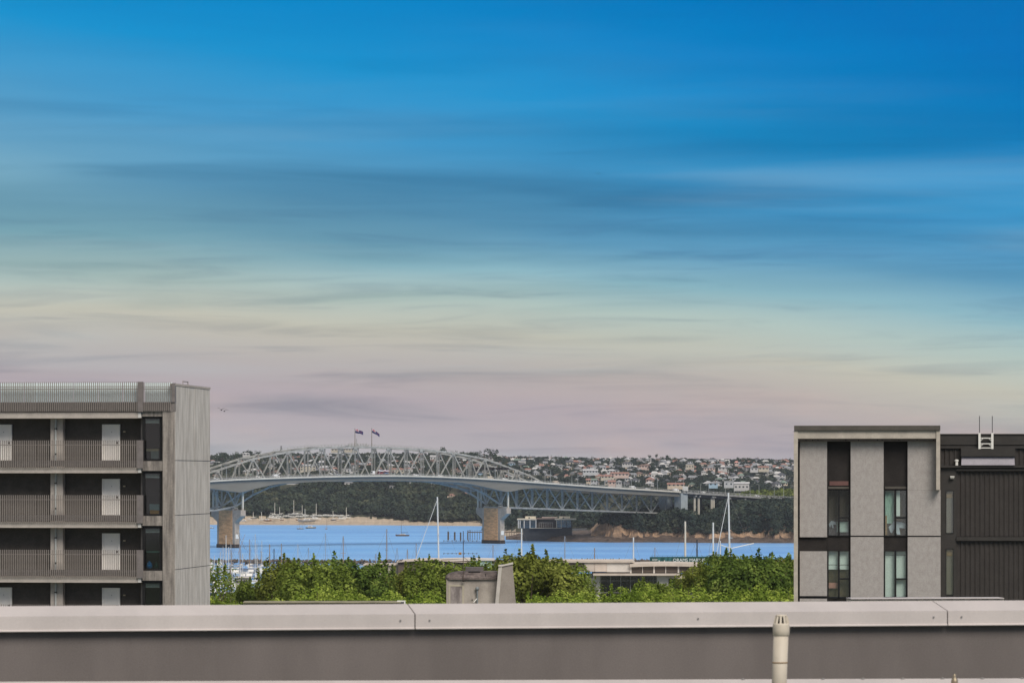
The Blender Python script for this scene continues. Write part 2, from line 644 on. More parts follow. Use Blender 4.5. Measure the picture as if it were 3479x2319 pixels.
# houses the photograph shows clearly:  (left, right, eaves row, base row, distance, wall, roof, kind)
KNOWN = [(960, 1014, 1640, 1653, 4010, 'white', 'white', 'flat'), (1170, 1200, 1638, 1648, 3990, 'white', 'grey', 'hip'),
         (1324, 1343, 1650, 1658, 3960, 'white', 'white', 'flat'), (1386, 1404, 1636, 1645, 3990, 'white', 'white', 'hip'),
         (1462, 1478, 1642, 1652, 3960, 'white', 'white', 'flat'), (1532, 1556, 1648, 1660, 3925, 'white', 'grey', 'gable'),
         (1520, 1546, 1682, 1694, 3880, 'beige', 'terracotta', 'hip'), (1578, 1592, 1675, 1682, 3890, 'pinkish', 'terracotta', 'hip'),
         (1322, 1374, 1594, 1604, 4180, 'cream', 'terracotta', 'hip'), (1374, 1402, 1592, 1604, 4190, 'white', 'terracotta', 'hip'),
         (1532, 1562, 1595, 1604, 4170, 'cream', 'terracotta', 'frontgable'),
         (1020, 1072, 1582, 1598, 4250, 'cream', 'white', 'flat'), (1158, 1200, 1592, 1602, 4200, 'white', 'white', 'flat'),
         (1166, 1214, 1524, 1530, 4900, 'cream', 'white', 'flat'), (1126, 1148, 1524, 1531, 4900, 'cream', 'white', 'flat'),
         (2390, 2428, 1588, 1596, 4300, 'pinkish', 'white', 'flat'), (2330, 2358, 1576, 1588, 4350, 'cream', 'grey', 'hip'),
         (2382, 2398, 1602, 1606, 4200, 'white', 'white', 'frontgable'), (2440, 2476, 1588, 1595, 4300, 'white', 'grey', 'flat'),
         (2548, 2574, 1588, 1597, 4250, 'white', 'dark grey', 'flat'), (2575, 2610, 1587, 1595, 4260, 'cream', 'terracotta', 'gable'),
         (2496, 2508, 1570, 1576, 4500, 'pinkish', 'pinkish', 'hip'), (2408, 2438, 1641, 1649, 3500, 'pale blue', 'grey', 'hip'),
         (2460, 2492, 1634, 1648, 3600, 'pale grey', 'white', 'flat'), (2495, 2545, 1642, 1658, 3480, 'white', 'white', 'gable'),
         (2114, 2150, 1573, 1580, 4500, 'white', 'dark grey', 'hip'), (1980, 2030, 1598, 1606, 4100, 'pale grey', 'white', 'gable'),
         (2062, 2092, 1598, 1606, 4100, 'white', 'white', 'hip'), (2075, 2135, 1608, 1616, 4000, 'pinkish', 'terracotta', 'gable'),
         (2040, 2085, 1617, 1624, 3900, 'cream', 'terracotta', 'hip'), (2066, 2090, 1636, 1645, 3600, 'pinkish', 'terracotta', 'gable'),
         (2094, 2112, 1636, 1646, 3600, 'white', 'white', 'frontgable'), (1992, 2006, 1630, 1638, 3700, 'beige', 'terracotta', 'gable'),
         (2008, 2028, 1630, 1639, 3700, 'pale grey', 'green grey', 'gable'), (2170, 2210, 1581, 1588, 4400, 'pinkish', 'brown', 'hip'),
         (2268, 2325, 1645, 1652, 3350, 'beige', 'terracotta', 'gable'), (1832, 1848, 1668, 1678, 3560, 'cream', 'green grey', 'gable'),
         (1786, 1802, 1664, 1678, 3560, 'cream', 'brown', 'frontgable'), (1733, 1752, 1668, 1678, 3570, 'white', 'white', 'hip'),
         (2388, 2404, 1698, 1708, 3080, 'white', 'white', 'frontgable'), (2374, 2388, 1700, 1708, 3080, 'white', 'grey', 'hip'),
         (826, 850, 1540, 1546, 4700, 'white', 'white', 'hip'), (1650, 1675, 1553, 1560, 4600, 'white', 'dark grey', 'hip'),
         (1733, 1758, 1553, 1559, 5000, 'cream', 'brown', 'flat'), (1462, 1482, 1550, 1560, 4600, 'white', 'white', 'gable')]

# ------------------------------------------------------------------ bush (woods that read as one mass)
rng = np.random.default_rng(11)


def crown_base(n, rng, flat=0.8, size=0.42, lumps=5):
    """unit crown: quads on a few overlapping lumps"""
    cs = rng.normal(0, 0.38, (lumps, 3))
    cs[:, 2] *= 0.6
    pos, nrm = [], []
    for i in range(n):
        d = rng.normal(0, 1, 3)
        d /= np.linalg.norm(d)
        if d[2] < -0.35: d[2] *= -1
        c = cs[rng.integers(lumps)]
        pos.append(c + d * rng.uniform(0.45, 0.68))
        nrm.append(d)
    pos, nrm = np.array(pos), np.array(nrm)
    pos[:, 2] *= flat
    return leaf_quads(pos, nrm, size, rng, 0.45)


BASES = [crown_base(78, rng) for _ in range(8)]
SKIRT = [crown_base(46, rng, flat=1.0, size=0.5, lumps=3) for _ in range(4)]


def scatter(name, label, cat, pts, radii, material, bases=BASES, lift=0.75):
    out_ = []
    for (x, y, z), r in zip(pts, radii):
        q = bases[rng.integers(len(bases))]
        a = rng.uniform(0, 2 * PI)
        ca, sa = math.cos(a), math.sin(a)
        R = np.array([[ca, -sa, 0], [sa, ca, 0], [0, 0, 1]])
        out_.append(q @ R.T * np.array([r, r, r * rng.uniform(0.8, 1.25)]) + np.array([x, y, z + r * lift]))
    me = quads_mesh(name, np.concatenate(out_), material)
    return tag(link(name, me), label, cat, kind='stuff')


def points(n, sx0, sx1, y0, y1, test=None):
    sx = rng.uniform(sx0, sx1, n)
    y = rng.uniform(y0, y1, n)
    x = (sx - CX) / F * y
    z = terrain(x, y)
    k = np.ones(n, bool) if test is None else test(sx, y, z)
    return np.stack([x, y, z], -1)[k]


BUSH = leafmat('bush_leaves', [(38, 47, 44), (52, 63, 54), (68, 77, 62), (90, 92, 72)], scale=0.05, trans=0.12)
BUSH2 = leafmat('bush_leaves_cool', [(36, 46, 45), (48, 60, 56), (62, 72, 62), (82, 88, 72)], scale=0.07, trans=0.12)
SCRUB = leafmat('scrub_leaves', [(74, 88, 48), (100, 112, 56), (126, 132, 66)], scale=0.08, trans=0.15)

def bank_test(s, y, z):
    yb = ip(s, [600, 1290, 1650], [3760, 3725, 3660])
    k = (y - yb > ip(s, [1250, 1420], [98, 40])) & (y - yb < 290)
    x = (s - CX) / F * y
    row = HZ + F * (H - z - 7) / y          # about the row of the crown top
    for (a, b_, e, g, yh, *_r) in KNOWN:
        k &= ~((s > a - 16) & (s < b_ + 16) & (y < yh + 4) & (row < g + 1) & (row > e - 60))
    return k
pts = points(4300, 560, 1720, 3690, 4050, bank_test)
scatter('bush', 'dark native bush covering the bank behind the beach', 'bush', pts, rng.uniform(3.5, 7, len(pts)), BUSH)
pts = points(1300, 1655, 2030, 3085, 3520, lambda s, y, z: z > 6)
scatter('bush', 'dark bush on the bank behind the waterside restaurant', 'bush', pts, rng.uniform(3, 6.5, len(pts)), BUSH2)
def cliff_test(s, y, z):
    return (z > ip(s, [2090, 2160, 2230], [11.5, 9.5, 6.6])) & (y > 2790) & ~((s > 2330) & (s < 2440) & (y < 2930) & (rng.uniform(0, 1, len(s)) < 0.75))
pts = points(3000, 2012, 2790, 2780, 3010, cliff_test)
scatter('bush', 'dark pohutukawa bush on the cliff under the bridge end', 'bush', pts, rng.uniform(2.4, 4.6, len(pts)), BUSH2)
pts = points(9000, 2120, 2790, 2770, 2850, lambda s, y, z: (z > ip(s, [2120, 2250], [8.5, 5.6])) & (z < 18) & (rng.uniform(0, 1, len(s)) < ip(s, [2120, 2240, 2320], [.25, .5, .62])))
pts = pts[:1100]
scatter('bush', 'low dark scrub hanging down the cliff face', 'bush', pts, rng.uniform(1.6, 3.2, len(pts)), BUSH2, lift=.4)
pts = points(420, 2480, 2790, 3040, 3230)
scatter('scrub', 'yellow green scrub beside the motorway ramp', 'scrub', pts, rng.uniform(3.0, 5.2, len(pts)), SCRUB)

# ------------------------------------------------------------------ houses on the far hills
WALLS = {'white': (190, 188, 186), 'cream': (188, 180, 164), 'pale grey': (186, 188, 190), 'pinkish': (198, 176, 166),
         'pale blue': (160, 186, 204), 'brown': (128, 104, 88), 'beige': (200, 184, 164)}
ROOFS = {'grey': (134, 136, 140), 'dark grey': (82, 84, 90), 'terracotta': (148, 112, 102), 'white': (180, 180, 182),
         'green grey': (118, 134, 124), 'brown': (116, 96, 88)}
for k, v in WALLS.items():
    mat('house_wall_' + k.replace(' ', '_'), v, noise=0.08, scale=0.4)
for k, v in ROOFS.items():
    mat('house_roof_' + k.replace(' ', '_'), v, noise=0.14, scale=0.6)
WIN = mat('far_window', (52, 60, 68), rough=0.15, noise=0.1, spec=0.5)
HOUSES = []     # (object, sx, sy, wall, roof, w, z)
house_rng = random.Random(5)


def house(x, y, w, d, h, wall, roof, kind, rz, z=None, rh=None, flat=False):
    z = terr(x, y) - 0.5 if z is None else z
    o = thing('house', '', 'house', (x, y, z), rz, 'houses on the far hillside')
    MB().box(-w / 2, w / 2, -d / 2, d / 2, -2.5, h).build('wall', MAT['house_wall_' + wall.replace(' ', '_')], o)
    rm = MAT['house_roof_' + roof.replace(' ', '_')]
    e = 0.5
    rh = house_rng.uniform(1.6, 2.8) if rh is None else rh
    m = MB()
    a, b_ = w / 2 + e, d / 2 + e
    if kind == 'flat':
        m.box(-a, a, -b_, b_, h + .01, h + 0.5)
    else:
        ins = 0 if kind == 'gable' else min(w, d) * 0.42
        if kind == 'frontgable':
            r0, r1 = (0, -b_, h + rh), (0, b_, h + rh)
            c = [(-a, -b_, h), (a, -b_, h), (a, b_, h), (-a, b_, h)]
            m.face([c[0], r0, r1, c[3]]).face([c[1], c[2], r1, r0]).face([c[0], c[1], r0]).face([c[2], c[3], r1]).face(c[::-1])
        else:
            r0, r1 = (-a + ins, 0, h + rh), (a - ins, 0, h + rh)
            c = [(-a, -b_, h), (a, -b_, h), (a, b_, h), (-a, b_, h)]
            m.face([c[0], c[1], r1, r0]).face([c[2], c[3], r0, r1]).face([c[1], c[2], r1]).face([c[3], c[0], r0]).face(c[::-1])
    ro = m.build('roof', rm, o)
    if house_rng.random() < 0.3 and kind != 'flat':
        MB().box(w * .2, w * .2 + .8, -.4, .4, h + .3, h + rh + 0.9).build('chimney', MAT['house_wall_brown'], ro)
    nwin = max(2, int(w / 3.2))
    floors = 2 if h > 4.6 else 1
    for fl in range(floors):
        for i in range(nwin):
            cx = -w / 2 + w * (i + 0.5) / nwin
            zb = 0.7 + fl * 2.8
            MB().box(cx - .8, cx + .8, -d / 2 - .06, -d / 2 + .02, zb, zb + 1.5).build('window', WIN, o)
    sx = CX + F * x / y
    sy = HZ + F * (H - (z + h)) / y
    HOUSES.append((o, sx, sy, wall, roof, w, kind))
    return o


placed = []


def try_house(sx, y, wr=(5, 9.5), tall=0.35):
    x = (sx - CX) / F * y
    z = terr(x, y)
    sy = HZ + F * (H - z) / y
    w = house_rng.uniform(*wr)
    hw = w / 2 * F / y
    for (a, b_, c) in placed:
        if abs(a - sx) < (hw + c) * 0.9 and abs(b_ - sy) < 6.5:
            return
    placed.append((sx, sy, hw))
    wall = house_rng.choices(list(WALLS), [45, 15, 16, 5, 3, 5, 11])[0]
    roof = house_rng.choices(list(ROOFS), [30, 24, 8, 22, 6, 10])[0]
    kind = house_rng.choices(['gable', 'hip', 'frontgable', 'flat'], [35, 35, 18, 12])[0]
    h = 5.4 if house_rng.random() < tall else 3.0
    house(x, y, w, house_rng.uniform(7, 11), h, wall, roof, kind, house_rng.uniform(-0.6, 0.6))


mat('house_roof_pinkish', (206, 150, 140), noise=0.1, scale=0.5)
for (a, b_, e, g, y, wa, ro, ki) in KNOWN:
    c = P((a + b_) / 2, g, y)
    w = (b_ - a) * y / F
    zt = H - (e - HZ) * y / F
    house(c.x, y, w, 8, zt - c.z, wa, ro, ki, house_rng.uniform(-.12, .12), z=c.z, rh=1.7)
    placed.append(((a + b_) / 2, g, (b_ - a) / 2))
for _ in range(620):
    if len(HOUSES) >= 150: break
    s = house_rng.uniform(720, 1700)
    try_house(s, house_rng.choice([4150, 4280, 4420, 4600, 4800, 5000, 5150]) + house_rng.uniform(-60, 60))
for _ in range(1600):
    if len(HOUSES) >= 296: break
    s = 1690 + 1010 * house_rng.random() ** 0.8
    try_house(s, house_rng.uniform(3750, 5700) if s > 2000 else house_rng.uniform(4100, 5700), (5, 9))


def place_words(sx, sy):
    tiers = [(1556, 'on the skyline'), (1580, 'high on hill'), (1612, 'mid hill'), (9999, 'low on hill')]
    marks = [(850, 'beside the left building'), (1010, 'behind the arch\'s left foot'), (1190, 'left of the flags'),
             (1290, 'below the two flags'), (1450, 'right of the flags'), (1650, 'behind the right arch'),
             (1850, 'above the right arch foot'), (2080, 'above the sloping deck'), (2310, 'above the deck end'),
             (2500, 'above the viaduct'), (9999, 'near the right building')]
    return (next(w for v, w in tiers if sy < v), next(w for v, w in marks if sx < v))


ORD = ['leftmost', 'second from left', 'third from left', 'fourth from left', 'fifth from left', 'sixth from left', 'seventh from left',
       'eighth from left', 'ninth from left', 'tenth from left']


def finish_labels(items):
    """items: list of (object, base label, sx); equal labels get their order from the left"""
    by = {}
    for o, l, s in items:
        by.setdefault(l, []).append((s, o))
    for l, lst in by.items():
        lst.sort(key=lambda q: q[0])
        for i, (s, o) in enumerate(lst):
            o['label'] = l if len(lst) == 1 else l + ', ' + (ORD[i] if i < len(ORD) else 'further right')


finish_labels([(o, '%s house, %s roof, %s, %s' % (wa, ro, *place_words(sx, sy)), sx) for o, sx, sy, wa, ro, w, k in HOUSES])

# trees between the houses: too many and too far to count
hx = np.array([[h[0].location.x, h[0].location.y] for h in HOUSES])


def clear_of_houses(s, y, z):
    x = (s - CX) / F * y
    d = np.abs(x[:, None] - hx[None, :, 0])
    dy = hx[None, :, 1] - y[:, None]
    return ~((d < 7) & (dy > -6) & (dy < 70)).any(1) | (rng.uniform(0, 1, len(s)) < .3)


# more houses, tiny and packed: the far rows nobody could count
fr_ = np.random.default_rng(21)
m_ = MB()
for i in range(640):
    if i < 200:
        sx_, y_ = fr_.uniform(700, 1700), fr_.uniform(4250, 5200)
    else:
        sx_, y_ = 1690 + 1020 * fr_.uniform(0, 1) ** .75, fr_.uniform(4000, 5750)
    x_ = (sx_ - CX) / F * y_
    z_ = terr(x_, y_) - .5
    w_, d_, h_ = fr_.uniform(2.2, 4.4), fr_.uniform(2.5, 4), fr_.choice([2.6, 3.0, 4.6])
    mi_, ri_ = int(fr_.choice([0, 0, 0, 1, 2])), int(fr_.choice([3, 3, 4, 5, 0]))
    m_.box(x_ - w_, x_ + w_, y_ - d_, y_ + d_, z_ - 2, z_ + h_, mi_)
    r_ = fr_.uniform(1.4, 2.4)
    c_ = [(x_ - w_ - .4, y_ - d_ - .4, z_ + h_), (x_ + w_ + .4, y_ - d_ - .4, z_ + h_), (x_ + w_ + .4, y_ + d_ + .4, z_ + h_), (x_ - w_ - .4, y_ + d_ + .4, z_ + h_)]
    a_, b2_ = (x_ - w_ * .6, y_, z_ + h_ + r_), (x_ + w_ * .6, y_, z_ + h_ + r_)
    m_.face([c_[0], c_[1], b2_, a_], ri_).face([c_[2], c_[3], a_, b2_], ri_).face([c_[1], c_[2], b2_], ri_).face([c_[3], c_[0], a_], ri_)
    for q in range(2):
        cx_ = x_ - w_ * .5 + q * w_
        m_.box(cx_ - .7, cx_ + .7, y_ - d_ - .08, y_ - d_ + .02, z_ + .8, z_ + 2.2, 6)
o = m_.build('far_houses', [MAT['house_wall_white'], MAT['house_wall_cream'], MAT['house_wall_pale_grey'], MAT['house_roof_grey'], MAT['house_roof_dark_grey'], MAT['house_roof_terracotta'], WIN])
tag(o, 'packed far rows of small houses filling the hills', 'houses', kind='stuff')
pts = points(3200, 620, 1720, 4030, 5250, clear_of_houses)
scatter('trees', 'garden trees between the houses on the left hills', 'trees', pts, rng.uniform(2.0, 4.4, len(pts)), BUSH)
pts = points(4400, 1640, 2800, 3330, 5750, clear_of_houses)
scatter('trees', 'garden trees between the houses on the right hills', 'trees', pts, rng.uniform(1.7, 4.0, len(pts)), BUSH2)

# ------------------------------------------------------------------ skyline trees
BARK = mat('bark', (92, 80, 68), noise=0.25, scale=2.0)
SKYLEAF = leafmat('skyline_leaves', [(42, 54, 44), (58, 72, 54), (76, 86, 60)], scale=0.12, trans=0.12)


def round_tree(name, label, cat, base, h, r, leafm, n=150, group=None, seed=0):
    rg = np.random.default_rng(seed)
    o = thing(name, label, cat, base, rg.uniform(0, 6), group)
    m = MB().tube([(0, 0, -1), (0.1, 0, h * .35), (0, 0.15, h * .7)], 0.035 * h, 7, r2=0.012 * h)
    for k in range(4):
        a = k * 1.6 + 0.4
        m.tube([(0, 0, h * .3), (math.cos(a) * r * .35, math.sin(a) * r * .35, h * .5), (math.cos(a) * r * .6, math.sin(a) * r * .6, h * .68)],
               0.016 * h, 5, r2=0.005 * h)
    m.build('trunk', BARK, o)
    cs = rg.normal(0, 0.42, (9, 3)) * np.array([r, r, r * 0.55]) + np.array([0, 0, h - r * 0.75])
    d = rg.normal(0, 1, (n, 3))
    d /= np.linalg.norm(d, axis=1, keepdims=True)
    pos = cs[rg.integers(0, 9, n)] + d * r * rg.uniform(0.25, 0.52, (n, 1)) * np.array([1, 1, .75])
    link('crown', quads_mesh('crown', leaf_quads(pos, d, r * 0.26, rg, 0.5), leafm), o)
    return o


def norfolk(label, base, h, r, seed, group):
    rg = np.random.default_rng(seed)
    o = thing('norfolk_pine', label, 'pine tree', base, 0, group)
    MB().tube([(0, 0, -1), (0, 0, h)], 0.022 * h, 6, r2=0.004 * h).build('trunk', BARK, o)
    pos, nr = [], []
    for i in range(11):
        zt = h * (0.25 + 0.72 * i / 10)
        rr = r * (1 - 0.86 * i / 10)
        for k in range(9):
            a = rg.uniform(0, 2 * PI)
            q = rg.uniform(0.35, 1)
            pos.append((math.cos(a) * rr * q, math.sin(a) * rr * q, zt + 0.12 * rr * q))
            nr.append((math.cos(a) * .5, math.sin(a) * .5, 0.8))
    V = leaf_quads(np.array(pos), np.array(nr), r * 0.42, rg, 0.3)
    link('crown', quads_mesh('crown', V, SKYLEAF), o)
    return o


SKY_TREES = [(754, 1530, 4700, 26), (844, 1527, 4700, 22), (874, 1531, 4700, 10), (800, 1533, 4800, 16), (1502, 1518, 4450, 15), (1567, 1527, 4450, 18),
             (1600, 1532, 4450, 12), (1621, 1531, 4400, 16), (1665, 1524, 4400, 21), (1698, 1545, 4500, 12), (1893, 1546, 5200, 12),
             (1913, 1551, 5200, 9), (1940, 1551, 5200, 9), (2125, 1550, 5000, 14), (2208, 1544, 5000, 8), (2232, 1540, 5000, 8),
             (2250, 1549, 5000, 9), (2268, 1544, 5000, 10), (2290, 1552, 5000, 9), (2316, 1552, 5000, 8), (2421, 1552, 5100, 11),
             (2345, 1557, 4900, 14), (2515, 1552, 5000, 14), (2538, 1551, 5000, 15), (2556, 1554, 5000, 12), (2480, 1575, 4500, 16), (2665, 1562, 4900, 8), (2646, 1566, 4900, 10),
             (2010, 1558, 5000, 16), (2060, 1562, 4900, 12), (2170, 1562, 4700, 12), (2300, 1592, 4200, 26), (2478, 1586, 4200, 14)]
items = []
for i, (sx, top, y, rp) in enumerate(SKY_TREES):
    x = (sx - CX) / F * y
    zb = terr(x, y) - 0.5
    zt = H - (top - HZ) * y / F
    h = max(zt - zb, 5.0)
    r = rp * y / F
    o = round_tree('tree', '', 'tree', (x, y, zb), h, r, SKYLEAF, seed=100 + i, group='trees standing out on the far skyline')
    size = 'large' if rp > 14 else 'medium' if rp > 10 else 'small'
    items.append((o, '%s dark rounded tree %s, %s' % (size, *place_words(sx, top)), sx))
finish_labels(items)
items = []
for i, (sx, top, y) in enumerate([(955, 1514, 4700), (1798, 1543, 5000), (1873, 1545, 5000), (2361, 1552, 5000), (2685, 1554, 4800), (2098, 1552, 5000), (2010, 1553, 5000)]):
    x = (sx - CX) / F * y
    zb = terr(x, y) - .5
    h = max(H - (top - HZ) * y / F - zb, 9)
    o = norfolk('', (x, y, zb), h, h * 0.17, 300 + i, 'pointed pines on the far skyline')
    items.append((o, 'slim pointed pine %s, %s' % (place_words(sx, top)), sx))
finish_labels(items)

# ================================================================== BRIDGE
# local frame: x along the bridge (to the right and away), y across (away), origin under the left pier
BX0, BY0 = -193.5, 2572.0
UX, UY = 0.7583, 0.6519
BRZ = math.atan2(UY, UX)
NX, NY = -UY, UX


def s_of(sx, n):
    k = (sx - CX) / F
    return (k * (BY0 + NY * n) - BX0 - NX * n) / (UX - k * UY)


def z_of(sx, sy, n):
    s = s_of(sx, n)
    return H - (sy - HZ) / F * (BY0 + UY * s + NY * n)


def bworld(s, n, z):
    return Vector((BX0 + UX * s + NX * n, BY0 + UY * s + NY * n, z))


RAIL = [(715, 1625), (800, 1620), (900, 1616.5), (1000, 1613.5), (1150, 1609.5), (1299, 1607.5), (1420, 1608.5), (1550, 1613),
        (1700, 1621), (1850, 1632.5), (2055, 1647), (2300, 1662), (2487, 1674), (2688, 1688)]
rs = [s_of(a, -14) for a, b_ in RAIL]
rz = [z_of(a, b_, -14) - 1.3 for a, b_ in RAIL]
rs = [rs[0] - 400] + rs + [rs[-1] + 300]
rz = [rz[0] - 26] + rz + [rz[-1] - 6]
_gs = np.arange(-330, 720, 4.0)
_gz = np.interp(_gs, rs, rz)
_k = np.ones(13) / 13
_gz2 = np.convolve(np.pad(_gz, 6, mode='edge'), _k, mode='valid')


def zd(s):
    return float(np.interp(s, _gs, _gz2))


BOT = [(715, 1659), (762, 1665), (817, 1672.5), (850, 1663), (892, 1653), (925, 1646), (958, 1641.5), (1060, 1636), (1180, 1632), (1299, 1631), (1400, 1632.5), (1460, 1634), (1560, 1637.5),
       (1602.5, 1644), (1645, 1653.4), (1679, 1661), (1713, 1668.7), (1728, 1670.4), (1752, 1665), (1772, 1661), (1798, 1657.8),
       (1823, 1656.8), (1866, 1658), (1960, 1664.6), (2055, 1673), (2303, 1686)]
bs_ = [s_of(a, -11.5) for a, b_ in BOT]
bz_ = [z_of(a, b_, -11.5) for a, b_ in BOT]
bs_ = [-330, -215, -180, -140, -70] + bs_
bz_ = [zd(-330) - 7, zd(-215) - 5.5, zd(-180) - 10, zd(-140) - 5.5, zd(-70) - 4.5] + bz_


def zb_(s):
    return min(float(np.interp(s, bs_, bz_)), zd(s) - 3.4)


STEEL = mat('bridge_steel', (164, 163, 155), noise=0.12, scale=0.3, rough=0.6, col2=(136, 134, 128))
STEEL_D = mat('galvanised_steel', (160, 157, 148), noise=0.15, scale=0.4, rough=0.6)
GIRD = mat('girder_paint', (118, 114, 104), noise=0.08, scale=0.15, rough=0.6, stretch=(0.3, 1, 1.5))
FASC = mat('fascia_paint', (192, 186, 172), noise=0.08, scale=0.4)
ASPH = mat('asphalt', (74, 74, 76), noise=0.15, scale=0.5)
PIERT = mat('pier_sand', (210, 160, 112), noise=0.2, scale=0.22, stretch=(1, 1, 3.5), col2=(178, 134, 94), fine=0.14, fscale=1.2)
PIERG = mat('pier_concrete', (164, 152, 138), noise=0.15, scale=0.3, fine=0.08, fscale=1.5)
TIDE = mat('tide_mark', (56, 46, 40), noise=0.3, scale=0.6)
SA, SB = -330.0, 458.0          # steel clip-on range along the bridge (right end of steel = S 2303)
SB = s_of(2306, -11.5)
bridge = thing('harbour_bridge', 'long grey steel truss harbour bridge with arched top on sandy piers', 'bridge', (BX0, BY0, 0), BRZ)


def strip(name, material, prof, s0, s1, step, parent=None):
    """sweep a closed profile [(n,z)] given by prof(s)"""
    m = MB()
    ss = list(np.arange(s0, s1, step)) + [s1]
    rings = []
    for s in ss:
        b0 = len(m.v)
        pr = prof(s)
        m.v += [(s, n, z) for n, z in pr]
        rings.append(b0)
    k = len(pr)
    for a, b_ in zip(rings, rings[1:]):
        for i in range(k):
            j = (i + 1) % k
            m.f.append((a + i, a + j, b_ + j, b_ + i))
            m.m.append(0)
    m.f.append(tuple(rings[0] + i for i in range(k)))
    m.f.append(tuple(rings[-1] + i for i in reversed(range(k))))
    m.m += [0, 0]
    return m.build(name, material, parent or bridge)


for side in (0, 1):
    def nn(a):                       # a = distance outside the truss plane
        return -a if side == 0 else 16 + a
    strip('box_girder', GIRD, lambda s: [(nn(12.5), zd(s) - .9), (nn(4.5), zd(s) - .9), (nn(5.0), zb_(s)), (nn(12.3), zb_(s))], SA, SB, 5)
    strip('deck', ASPH, lambda s: [(nn(13.6), zd(s)), (nn(2.2), zd(s)), (nn(2.2), zd(s) - .85), (nn(13.6), zd(s) - .85)], SA, SB, 8)
    strip('fascia', FASC, lambda s: [(nn(14), zd(s) + .25), (nn(13.65), zd(s) + .25), (nn(13.65), zd(s) - .95), (nn(14), zd(s) - .95)], SA, SB, 8)
    m = MB()
    for s in np.arange(SA, SB, 3.0):
        m.beam((s, nn(13.8), zd(s) + .2), (s, nn(13.8), zd(s) + 1.3), .14, .14)
    for s in np.arange(SA, SB - 6, 6.0):
        for h in (1.3, 0.85):
            m.beam((s, nn(13.8), zd(s) + h), (s + 6, nn(13.8), zd(s + 6) + h), .12, .14)
    m.build('railing', STEEL_D, bridge)
strip('deck', ASPH, lambda s: [(1.2, zd(s) - .3), (14.8, zd(s) - .3), (14.8, zd(s) - 1.6), (1.2, zd(s) - 1.6)], SA, SB, 8)

# truss
PW = 15.24
TOPS = {-1: (733, 1597), 1: (853, 1558.5), 3: (970, 1535), 5: (1089.6, 1520.5), 7: (1206, 1517.5), 9: (1319.5, 1520), 11: (1430, 1526),
        13: (1541, 1537.5), 15: (1648.6, 1558.5), 17: (1752, 1596.5)}
ti = sorted(TOPS)
tz = [z_of(*TOPS[i], 0) for i in ti]
ti = [-3] + ti + [19]
tz = [zd(-3 * PW) + 1.0] + tz + [zd(19 * PW) + 0.5]


def ztop(i):
    if i <= -3 or i >= 19:
        return zd(i * PW) - 1.2
    return float(np.interp(i, ti, tz))


def zbot(i):
    if 0 <= i <= 16:
        j = min(i, 16 - i)
        return float(np.interp(j, [0, 1, 2, 3, 4, 5], [29.0, 37.0, 42.6, 45.2, 46.3, 46.8]))
    if i > 16:
        return 27.4 - 0.52 * (i - 16) - 0.35
    return 27.4 + 0.52 * i - 0.35


I0, I1 = -14, 28
for n0 in (0.0, 16.0):
    # chords, one part per straight run
    for a in range(I0, I1):
        m = MB().beam((a * PW, n0, ztop(a)), ((a + 1) * PW, n0, ztop(a + 1)), 1.0, 1.25 if -3 <= a < 19 else 1.0)
        m.build('top_chord', STEEL, bridge)
        p0 = zbot(a) if a != 16 else 27.0
        m = MB().beam((a * PW, n0, p0), ((a + 1) * PW, n0, zbot(a + 1)), 0.9, 1.15)
        m.build('bottom_chord', STEEL, bridge)
    for i in range(I0, I1 + 1):
        m = MB()                     # laced vertical: two rails and diagonal lacing
        zb0, zt0 = zbot(i), ztop(i)
        for d in (-.38, .38):
            m.beam((i * PW + d, n0, zb0), (i * PW + d, n0, zt0), .24, .5)
        k = max(2, int((zt0 - zb0) / 1.5))
        for j in range(k):
            za, zc_ = zb0 + (zt0 - zb0) * j / k, zb0 + (zt0 - zb0) * (j + 1) / k
            m.beam((i * PW - .42, n0 - .2, za if j % 2 else zc_), (i * PW + .42, n0 - .2, zc_ if j % 2 else za), .18, .1)
        m.build('vertical_post', STEEL, bridge)
        if i % 2 == 0:
            for j in (i - 1, i + 1):
                if I0 <= j <= I1:
                    MB().beam((i * PW, n0, zb0), (j * PW, n0, ztop(j)), .6, .9 if -2 <= j <= 18 else .75).build('diagonal_brace', STEEL, bridge)
    # gusset plates at the apexes of the arch
    m = MB()
    for i in range(-1, 18, 2):
        m.box(i * PW - 1.5, i * PW + 1.5, n0 - .6, n0 + .6, ztop(i) - 1.8, ztop(i) + .4)
    m.build('gusset_plates', STEEL, bridge)
for i in range(-2, 19):              # cross beams between the two arches
    MB().beam((i * PW, 0, ztop(i) + .2), (i * PW, 16, ztop(i) + .2), .5, .7).build('cross_beam', STEEL_D, bridge)
    if 1 <= i < 16:
        MB().beam((i * PW, 0.3, ztop(i) + .3), ((i + 1) * PW, 15.7, ztop(i + 1) + .3), .3, .35).build('lateral_brace', STEEL_D, bridge)
m = MB()                             # walkway and handrail along the top of the arch
for i in range(3, 14):
    for n0 in (0.0, 16.0):
        m.beam((i * PW, n0, ztop(i) + 1.9), ((i + 1) * PW, n0, ztop(i + 1) + 1.9), .1, .16)
        for q in range(5):
            f = q / 5
            zz = ztop(i) + (ztop(i + 1) - ztop(i)) * f
            m.beam(((i + f) * PW, n0, zz + .7), ((i + f) * PW, n0, zz + 1.9), .12, .12)
m.build('arch_handrail', STEEL_D, bridge)
m = MB()
m.box(7 * PW - 1, 8 * PW + 1, 6, 10, ztop(7) + .6, ztop(7) + 1.1)
for q in range(7):
    m.box(7 * PW - 1 + q * 2.6, 7 * PW - .6 + q * 2.6, 5.8, 6.2, ztop(7) + .6, ztop(7) + 2.6)
m.box(7 * PW - 1, 8 * PW + 1, 5.9, 6.1, ztop(7) + 2.4, ztop(7) + 2.6)
